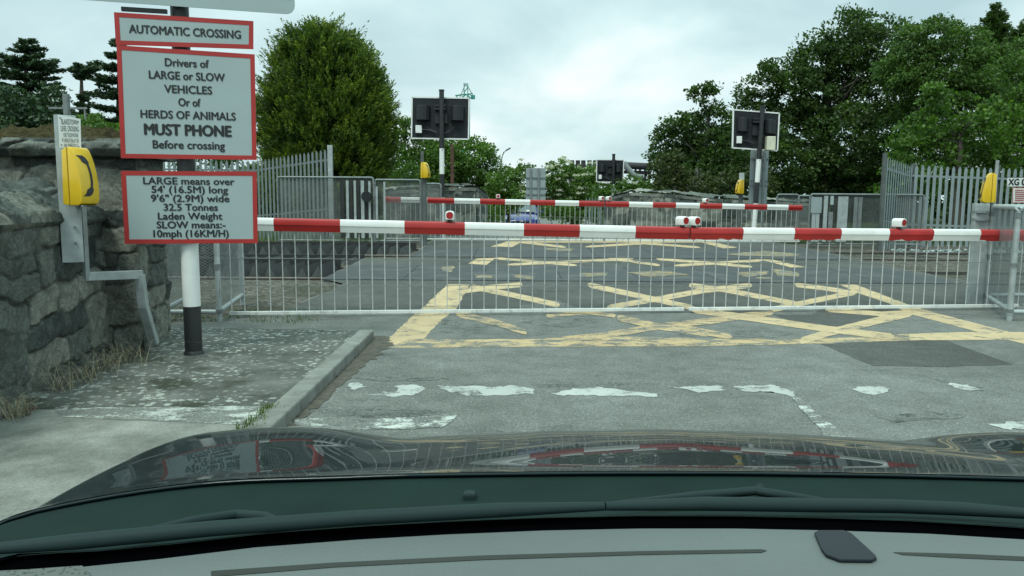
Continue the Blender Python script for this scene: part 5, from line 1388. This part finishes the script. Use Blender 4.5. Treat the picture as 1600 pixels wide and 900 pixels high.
# mid green behind the left signal
blob_tree('mid green tree behind the left signal board', [(640, 265, 40), (690, 250, 38), (735, 245, 34), (765, 265, 26), (628, 215, 18), (634, 195, 10), (660, 232, 24), (720, 290, 36), (660, 300, 36), (615, 290, 24), (752, 235, 16), (776, 290, 18), (690, 275, 30), (740, 275, 28), (655, 210, 14), (705, 225, 22)], 36, MT['leaf_mid'], 1.05, .14, .6, 16, group=TREES, clump=.42, trunk_r=.25)
blob_tree('yellow green young tree in front of the mid green tree, right of the cypress', [(622, 290, 22), (645, 305, 22), (640, 270, 16), (660, 320, 20)], 31, MT['leaf_light'], .9, .13, .5, 17, group=TREES, clump=.3, trunk_r=.1)
blob_tree('white flowering bush beside the street lamp', [(790, 285, 26), (812, 275, 20), (770, 300, 20), (800, 310, 22), (826, 268, 12), (775, 315, 18)], 34, MT['leaf_mid'], 1, .13, .6, 18, name='flowering_bush', cat='bush', blossom=.10, clump=.28, trunk_r=.1)
blob_tree('white flowering bush between the blue grey sign back and the distant signal', [(872, 268, 20), (895, 282, 24), (860, 290, 22), (915, 290, 20), (880, 310, 24), (925, 272, 15), (905, 318, 20)], 36, MT['leaf_mid'], 1, .13, .6, 19, name='flowering_bush', cat='bush', blossom=.28, clump=.28, trunk_r=.1)
blob_tree('green bush right of the distant signal below the steel frame', [(985, 292, 20), (1005, 300, 18), (958, 300, 20), (1030, 306, 18), (940, 310, 18), (1060, 310, 18)], 34, MT['leaf_light'], .9, .12, .6, 20, name='bush', cat='bush', blossom=.06, clump=.26, trunk_r=.08, trunk=False)
blob_tree('dark bush low behind the far barrier beside the blue car', [(862, 330, 14), (885, 335, 15), (905, 338, 13), (925, 332, 14), (775, 335, 14), (755, 330, 12)], 31, MT['leaf_mid'], .9, .11, .6, 21, name='bush', cat='bush', trunk=False, clump=.22)
# right hand trees
MT['leaf_mixed'] = MT['leaf_syc']
blob_tree('bare topped green tree left of the right hand signal', [(1098, 150, 20), (1112, 175, 18), (1060, 188, 22), (1090, 205, 28), (1050, 225, 30), (1090, 240, 34), (1130, 215, 26), (1150, 190, 16), (1130, 255, 34), (1075, 275, 34), (1040, 205, 14), (1110, 138, 9), (1032, 250, 20), (1160, 250, 24), (1115, 225, 30), (1070, 250, 30), (1150, 275, 28), (1100, 270, 34)], 34, MT['leaf_syc'], 1.1, .15, .62, 22, group=TREES, clump=.38, bark='bark_grey', hole=.03)
blob_tree('brown tinged bushy tree above the curved parapet', [(1040, 265, 24), (1070, 285, 26), (1035, 290, 20), (1100, 292, 26), (1140, 295, 28), (1055, 250, 16), (1180, 285, 28)], 30, MT['leaf_brown'], .9, .13, .6, 23, group=TREES, clump=.30, bark='bark_grey')
blob_tree('huge dark sycamore behind the right hand signal', [(1325, 60, 46), (1280, 95, 42), (1380, 75, 48), (1240, 150, 44), (1300, 150, 58), (1370, 150, 60), (1250, 205, 48), (1320, 220, 60), (1390, 215, 50), (1185, 165, 26), (1170, 140, 18), (1205, 120, 26), (1245, 95, 18), (1235, 260, 42), (1290, 275, 46), (1350, 280, 46), (1400, 280, 40), (1270, 305, 40), (1330, 305, 40), (1390, 305, 36), (1215, 300, 30), (1420, 110, 38), (1160, 170, 14), (1340, 36, 20), (1200, 230, 34)],
          35, MT['leaf_syc'], 1.1, .155, .65, 24, group=TREES, clump=.46, trunk_r=.4, hole=.0)
blob_tree('tall mid green ash right of the huge dark sycamore', [(1430, 75, 34), (1465, 60, 32), (1450, 130, 44), (1500, 110, 44), (1540, 150, 44), (1480, 180, 50), (1425, 190, 36), (1545, 95, 28), (1462, 38, 12), (1420, 52, 12), (1530, 210, 44), (1580, 180, 40), (1450, 235, 40), (1590, 120, 36), (1580, 85, 24), (1510, 62, 26), (1490, 48, 14), (1620, 150, 40), (1400, 120, 34)], 31, MT['leaf_ash'], 1.1, .145, .42, 25, group=TREES, droop=.5, clump=.38, hole=.02)
cedar('dark pointed conifer top rising behind the ash trees', 1556, 6, 40, [(10, 4, 5, 14), (20, 9, 10, 18), (32, 14, 16, 18), (44, 20, 18, 22), (56, 22, 28, 22), (70, 32, 30, 24), (86, 36, 40, 26), (104, 40, 44, 28), (126, 46, 50, 28), (150, 50, 54, 28)], 26, mat_='leaf_mixed', dens=1.3)['group'] = TREES
cedar('dark conifer cut off by the right edge', 1612, 22, 38, [(28, 6, 8, 14), (40, 14, 12, 18), (52, 20, 22, 20), (66, 30, 26, 22), (82, 36, 36, 24), (102, 46, 44, 26), (130, 56, 50, 28), (160, 60, 54, 28)], 27, mat_='leaf_mixed', dens=1.3)['group'] = TREES
blob_tree('fresh light green maple above the right hand palisade', [(1460, 160, 22), (1440, 200, 26), (1485, 200, 26), (1530, 190, 24), (1550, 165, 16), (1420, 235, 26), (1470, 245, 30), (1520, 240, 32), (1572, 225, 28), (1590, 190, 22), (1400, 262, 20), (1560, 270, 30), (1500, 285, 30), (1440, 285, 28), (1610, 270, 34), (1390, 290, 20), (1462, 140, 9)], 24, MT['leaf_light'], 1.0, .125, .72, 28, group=TREES, clump=.34, trunk_r=.14, hole=.05)
blob_tree('mid green leafy tree at the right edge behind the palisade', [(1600, 140, 34), (1640, 180, 44), (1600, 230, 40), (1650, 250, 44), (1590, 100, 20), (1620, 300, 30)], 27, MT['leaf_ash'], 1, .15, .6, 29, group=TREES, clump=.36)
# far wooded skyline either side, outside and behind what the camera sees most of
def far_wood(name, label, x0, x1, Y, h, seed):
    g = np.random.default_rng(seed); n = int((x1-x0)/2.2); C = []; T_ = []
    for i in range(n):
        c = np.array([x0+(x1-x0)*(i+.5)/n, Y+g.uniform(-3, 3), gz(Y)]); hh = h*g.uniform(.7, 1.1)
        k = 420; u = g.normal(size=(k, 3)); u /= np.linalg.norm(u, axis=1, keepdims=True)
        p = c+np.array([0, 0, hh*.5])+u*np.array([2.0, 2.0, hh*.52])*g.uniform(.8, 1.05, (k, 1)); C.append(p); T_.append(np.clip(g.normal(.4, .15)+g.normal(0, .12, k), 0, 1))
    C = np.concatenate(C); v, f = leaves(C, g.normal(size=C.shape), .75, .7, .8, seed)
    o = np_mesh(name, v, f, MT['leaf_syc'], tint=np.concatenate(T_)); top(o, label, 'woodland'); o['kind'] = 'stuff'
far_wood('far_woodland', 'dark far woodland closing the view left of the road', -90, -12, 70, 4.2, 70)
far_wood('far_woodland', 'dark far woodland closing the view right of the road', 13, 100, 70, 4.8, 71)
far_wood('far_woodland', 'low far woodland closing the road ahead', -10, 13, 85, 2.8, 72)
# ---------------------------------------------------------------- small growth
def tuft(name, label, cat, spots, mat_, hgt, n, seed, rad=.10, lay=.35, width=.006, kind=None):
    g = np.random.default_rng(seed); V = []; Fc = []; T_ = []; k = 0
    for (x, y, z) in spots:
        for i in range(n):
            a = g.uniform(0, 6.28); b = np.array([x+g.normal(0, rad), y+g.normal(0, rad), z]); h = hgt*g.uniform(.4, 1.2)
            d = np.array([math.cos(a), math.sin(a), 0])*h*abs(g.normal(0, lay)); s = np.array([-math.sin(a), math.cos(a), 0])*width
            m_ = b+d*.4+np.array([0, 0, h*.6]); e = b+d+np.array([0, 0, h*max(.15, 1-lay*.6*g.random())])
            V += [b-s, b+s, m_+s*.7, m_-s*.7, m_-s*.7, m_+s*.7, e+s*.1, e-s*.1]; Fc += [(k, k+1, k+2, k+3), (k+4, k+5, k+6, k+7)]; T_ += [g.random()]*2; k += 8
    o = np_mesh(name, np.array(V), np.array(Fc), mat_, tint=T_)
    top(o, label, cat)
    if kind: o['kind'] = kind
    return o
b = gp(150, 570, PV); sp = []
for i in range(9):
    q = gp(95+14*i+random.uniform(-6, 6), 610-6*i+random.uniform(-8, 8), PV); sp.append((q.x, q.y, PV))
tuft('dry_weed', 'clump of dry straw coloured stalks at the foot of the low stone wall', 'weed', sp, MT['dry'], .20, 26, 81, .07, 1.3, .0022)
sp = [tuple(gp(8+random.uniform(-8, 22), 650+random.uniform(-6, 6), PV)) for _ in range(4)]
tuft('dry_weed', 'small dry weed at the wall foot by the left edge', 'weed', sp, MT['dry'], .16, 22, 82, .05, 1.0, .003)
sp = [(KX-.13+random.uniform(-.03, .03), 3.9+.05*i+random.uniform(-.05, .05), PV) for i in range(14)]
tuft('grass_tuft', 'green grass growing along the kerb joint by the white pavement mark', 'grass', sp, MT['grass'], .045, 22, 83, .025, .6, .003)
sp = [(random.uniform(-3.9, -2.2), 8.15+random.uniform(0, .9), 0) for _ in range(45)]
tuft('grass_verge', 'low grass under the left mesh guard beside the barrier', 'grass', sp, MT['grass'], .05, 16, 84, .08, .6, .003, 'stuff')
sp = [(random.uniform(-12, -3.4), random.uniform(18.4, 20.4), gz(19)-.05) for _ in range(160)]
tuft('grass_verge', 'rough grass in front of the mesh enclosure beyond the tracks', 'grass', sp, MT['grass'], .22, 20, 85, .2, .6, .008, 'stuff')
g = np.random.default_rng(86); P = np.stack([g.uniform(9.2, 13, 320), g.uniform(18.2, 19.0, 320), np.full(320, gz(18.6)-.02)], 1)
v, f = leaves(P, g.normal(size=P.shape), .08, .8, 1.0, 87)
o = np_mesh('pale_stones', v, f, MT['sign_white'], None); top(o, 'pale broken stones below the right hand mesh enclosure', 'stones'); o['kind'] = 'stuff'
# fallen leaf
for px_, py_ in ((220, 548), (48, 640)):
    q = gp(px_, py_, PV+.004); o = MB().add([q+Vector((-.03, -.015, .004)), q+Vector((.0, -.022, .012)), q+Vector((.035, .0, .004)), q+Vector((0, .022, .014))], [(0, 1, 2, 3)]).build('fallen_leaf', MT['rust'])
    top(o, 'brown fallen leaf on the pavement by the cable trunking' if px_ > 100 else 'brown fallen leaf near the wall foot at the left edge', 'leaf')

# ---------------------------------------------------------------- our own car: bonnet, cowl, wipers, dashboard
S = 0.75                     # scale of the car measurements from the camera point
CX = 0.28
HX = np.linspace(0, 1.0, 101)
HZ = np.interp(HX, [0, .2, .4, .49, .55, .62, .70, .80, .88, 1.0], [0, -.0045, -.015, -.0225, -.017, -.004, 0, -.004, -.014, -.03])
for _ in range(3): HZ = np.convolve(np.pad(HZ, 3, 'edge'), np.ones(7)/7, 'valid')
# slope of the bonnet along its length, integrated to a profile
BY = np.linspace(.80, 2.6, 361)
BM = np.interp(BY, [.80, .9375, .985, 1.165, 1.45, 1.7, 2.3], [.24, .235, .135, .165, .304, .50, 1.1])
for _ in range(2): BM = np.convolve(np.pad(BM, 4, 'edge'), np.ones(9)/9, 'valid')
BZ = np.concatenate([[0], np.cumsum((BM[1:]+BM[:-1])/2*np.diff(BY))]); BZ -= np.interp(1.25*S, BY, BZ)
def bz(x, y):
    """height of the bonnet skin; x from the car's centre line, y ahead of the camera"""
    d = y-1.25*S
    z = CAMZ - .3398 - float(np.interp(y, BY, BZ))
    ax = abs(x)
    h = float(np.interp(ax, HX, HZ))
    z += h*min(1, .30+max(0, d)/.36)
    if ax > .40: z -= .050*((ax-.40)/.48)**2*max(0.0, 1-max(0, d)/.55)**1.5
    if ax > .86: z -= 3.0*(ax-.86)**2
    return z
car = thing('car_front', 'dark glossy car with grey dashboard and bonnet in the foreground, camera inside it', 'car', Vector((CX, 1.2, 0)))
xs = np.concatenate([np.linspace(-.93, -.42, 46), np.linspace(-.41, .41, 50), np.linspace(.42, .93, 46)]); ysb = np.linspace(1.19*S, 2.35, 90)
def rear(x): return 1.25*S - .045*(abs(x)/.9)**2      # rear edge sweeps back toward the sides
P = []; 
for j in range(len(ysb)):
    f_ = j/(len(ysb)-1)
    for x in xs:
        y = rear(x) + f_*(2.30-.25*(abs(x)/.9)**2-rear(x)); P.append((CX+x, y, bz(x, y)))
P = np.array(P); nx = len(xs); idx = np.arange(len(P)).reshape(len(ysb), nx)
fb = np.stack([idx[:-1, :-1], idx[:-1, 1:], idx[1:, 1:], idx[1:, :-1]], -1).reshape(-1, 4)
np_mesh('bonnet', P, fb, MT['car_paint'], car, smooth=True)
# rolled rear edge of the bonnet
m = MB()
pth = [(CX+x, rear(x)-.001, bz(x, rear(x))-.003) for x in np.linspace(-.92, .92, 60)]
m.tube(pth, .0022, 8); m.build('bonnet_edge', MT['car_paint'], car, autos=60)
# sides and nose so that it is a car from elsewhere
m = MB()
for s_ in (-1, 1):
    for j in range(0, len(ysb)-1):
        a, b = P[j*nx+(0 if s_ < 0 else nx-1)], P[(j+1)*nx+(0 if s_ < 0 else nx-1)]
        m.add([a, b, (b[0], b[1], .45), (a[0], a[1], .45)], [(0, 1, 2, 3)])
fr = P[-nx:]
for i in range(nx-1): m.add([fr[i], fr[i+1], (fr[i+1][0], fr[i+1][1]+.05, .35), (fr[i][0], fr[i][1]+.05, .35)], [(0, 1, 2, 3)])
m.build('front_wing', MT['car_paint'], car, smooth=True)
for s_ in (-1, 1):
    MB().tube([(CX+s_*.72, 1.55, .33), (CX+s_*.92, 1.55, .33)], .33, 28).build('wheel', MT['tyre'], car, autos=40)
# the windscreen foot: where the black edge begins
edge_px = [(-120, 915), (0, 886), (130, 880), (250, 868), (400, 850), (560, 838), (700, 830), (850, 824), (1000, 821), (1150, 821), (1300, 824), (1450, 829), (1600, 838), (1760, 852)]
ZD = CAMZ - S*.398
def dash_pt(px, py, dz=0):
    v = ray(px, py); t_ = (ZD+dz-CAMZ)/v.z; return Vector((v.x*t_, v.y*t_, ZD+dz))
E = [dash_pt(x, y) for x, y in edge_px]
EX, EY = [p.x for p in E], [p.y for p in E]
GAP = .030
def foot_y(X): return float(np.interp(X, EX, EY)) + GAP
def cowl_pt(X, f_):
    """f_ 0 at the bonnet edge, 1 at the foot of the windscreen"""
    xr = X-CX; a = Vector((X, rear(xr)+.004, bz(xr, rear(xr))-.007)); b = Vector((X, foot_y(X), ZD-.004))
    return a.lerp(b, f_) - Vector((0, 0, .012*math.sin(f_*3.1416)))
cw_rows = [tuple(cowl_pt(X, 0)+Vector((0, .12, -.06))) for X in np.linspace(CX-.95, CX+.95, 61)] + [tuple(cowl_pt(X, f_)) for f_ in np.linspace(0, 1, 13) for X in np.linspace(CX-.95, CX+.95, 61)]
idx = np.arange(len(cw_rows)).reshape(14, 61)
np_mesh('cowl', np.array(cw_rows), np.stack([idx[:-1, :-1], idx[:-1, 1:], idx[1:, 1:], idx[1:, :-1]], -1).reshape(-1, 4), MT['cowl'], car, smooth=True)
def K(px, py, up=.012):
    """point just above the cowl where this line of sight meets it"""
    v = ray(px, py).normalized(); t_ = .3
    while t_ < 1.6:
        q = Vector((0, 0, CAMZ))+v*t_
        if q.y > foot_y(q.x)-.03:
            xr = q.x-CX; y0, y1 = rear(xr), foot_y(q.x)
            if q.z < cowl_pt(q.x, min(1, max(0, (y0-q.y)/(y0-y1)))).z+up: return q
        t_ += .002
    return q
def wiper(blade, arm, pivot, w0):
    w_ = MB().tube([K(x, y) for x, y in blade], [w0*.6]+[w0]*(len(blade)-2)+[w0*.6], 10).build('wiper', MT['wiper'], car, autos=60)
    n_ = len(arm); MB().tube([K(x, y) for x, y in arm], [w0*.3]+[w0*.75]*(n_-2)+[w0*.55], 10).build('wiper_arm', MT['wiper'], w_, autos=60)
    if pivot:
        q = K(*pivot, .012); MB().tube([q, q+Vector((0, -.003, .004))], .0045, 14).build('pivot', MT['wiper'], w_)
wiper([(-60, 862), (120, 846), (330, 826), (560, 809), (780, 797), (944, 791)], [(190, 838), (300, 815), (370, 804), (415, 808), (440, 817)], None, .0068)
wiper([(946, 791), (1100, 787), (1250, 789), (1400, 791), (1500, 795), (1680, 808)], [(946, 788), (1080, 776), (1180, 767), (1230, 775), (1300, 786)], (1186, 764), .0068)
nz = K(733, 778, .004)
MB().prism([nz+Vector((-.009, 0, -.008)), nz+Vector((.009, 0, -.008)), nz+Vector((.007, .0, .005)), nz+Vector((-.007, 0, .005))], (0, .02, -.003)).build('washer_nozzle', MT['wiper'], car, bevel=.003)
# black edge of the windscreen, then the dashboard
m = MB()
fr_ = [Vector((p.x*1.02, p.y+.012, p.z-.016)) for p in E]; bk = [Vector((p.x*1.02, p.y+GAP+.006, p.z-.006)) for p in E]
for i in range(len(E)-1): m.add([fr_[i], fr_[i+1], bk[i+1], bk[i]], [(0, 1, 2, 3)])
m.build('windscreen_edge', MT['frit'], car)
# dashboard top with a softly rolled front edge
rows = []
for off, dz in ((.014, -.030), (.006, -.010), (.0, -.003), (-.008, .0), (-.04, .0005), (-.10, .0), (-.20, -.002), (-.30, -.01), (-.34, -.03), (-.36, -.08), (-.36, -.2)):
    rows.append([(p.x, p.y+off, p.z+dz) for p in E])
n = len(E); arr = np.array(rows).reshape(-1, 3); idx = np.arange(len(rows)*n).reshape(len(rows), n)
dash = np_mesh('dashboard', arr, np.stack([idx[:-1, :-1], idx[:-1, 1:], idx[1:, 1:], idx[1:, :-1]], -1).reshape(-1, 4), MT['dash'], car, smooth=True)
def dstrip(pix, name, m_, dz=.0004, th=.0006, bevel=0):
    pts = [dash_pt(x, y, dz) for x, y in pix]
    return MB().prism(pts, (0, 0, th)).build(name, m_, dash, bevel=bevel)
dstrip([(330, 893), (520, 880), (760, 868.5), (1000, 862), (1190, 859), (1198, 861), (1190, 864), (1000, 867.5), (760, 875), (520, 887), (330, 902)], 'defroster_slot', MT['dash_slot'])
dstrip([(1396, 863.5), (1500, 866), (1700, 875), (1700, 881), (1500, 872.5), (1410, 867.5)], 'defroster_slot', MT['dash_slot'])
dstrip([(-120, 925), (0, 894), (128, 885), (150, 905), (120, 935), (-120, 980)], 'speaker_grille', MT['dash_grille'], .0006, .0008)
sp_ = [(1272, 836), (1280, 832.5), (1318, 832.5), (1330, 837), (1368, 872), (1370, 876), (1362, 880), (1312, 879.5), (1290, 871), (1283, 862)]
dstrip(sp_, 'light_sensor', MT['sensor'], .0006, .003, .001)
# the rest of the cabin: roof and pillars over the camera
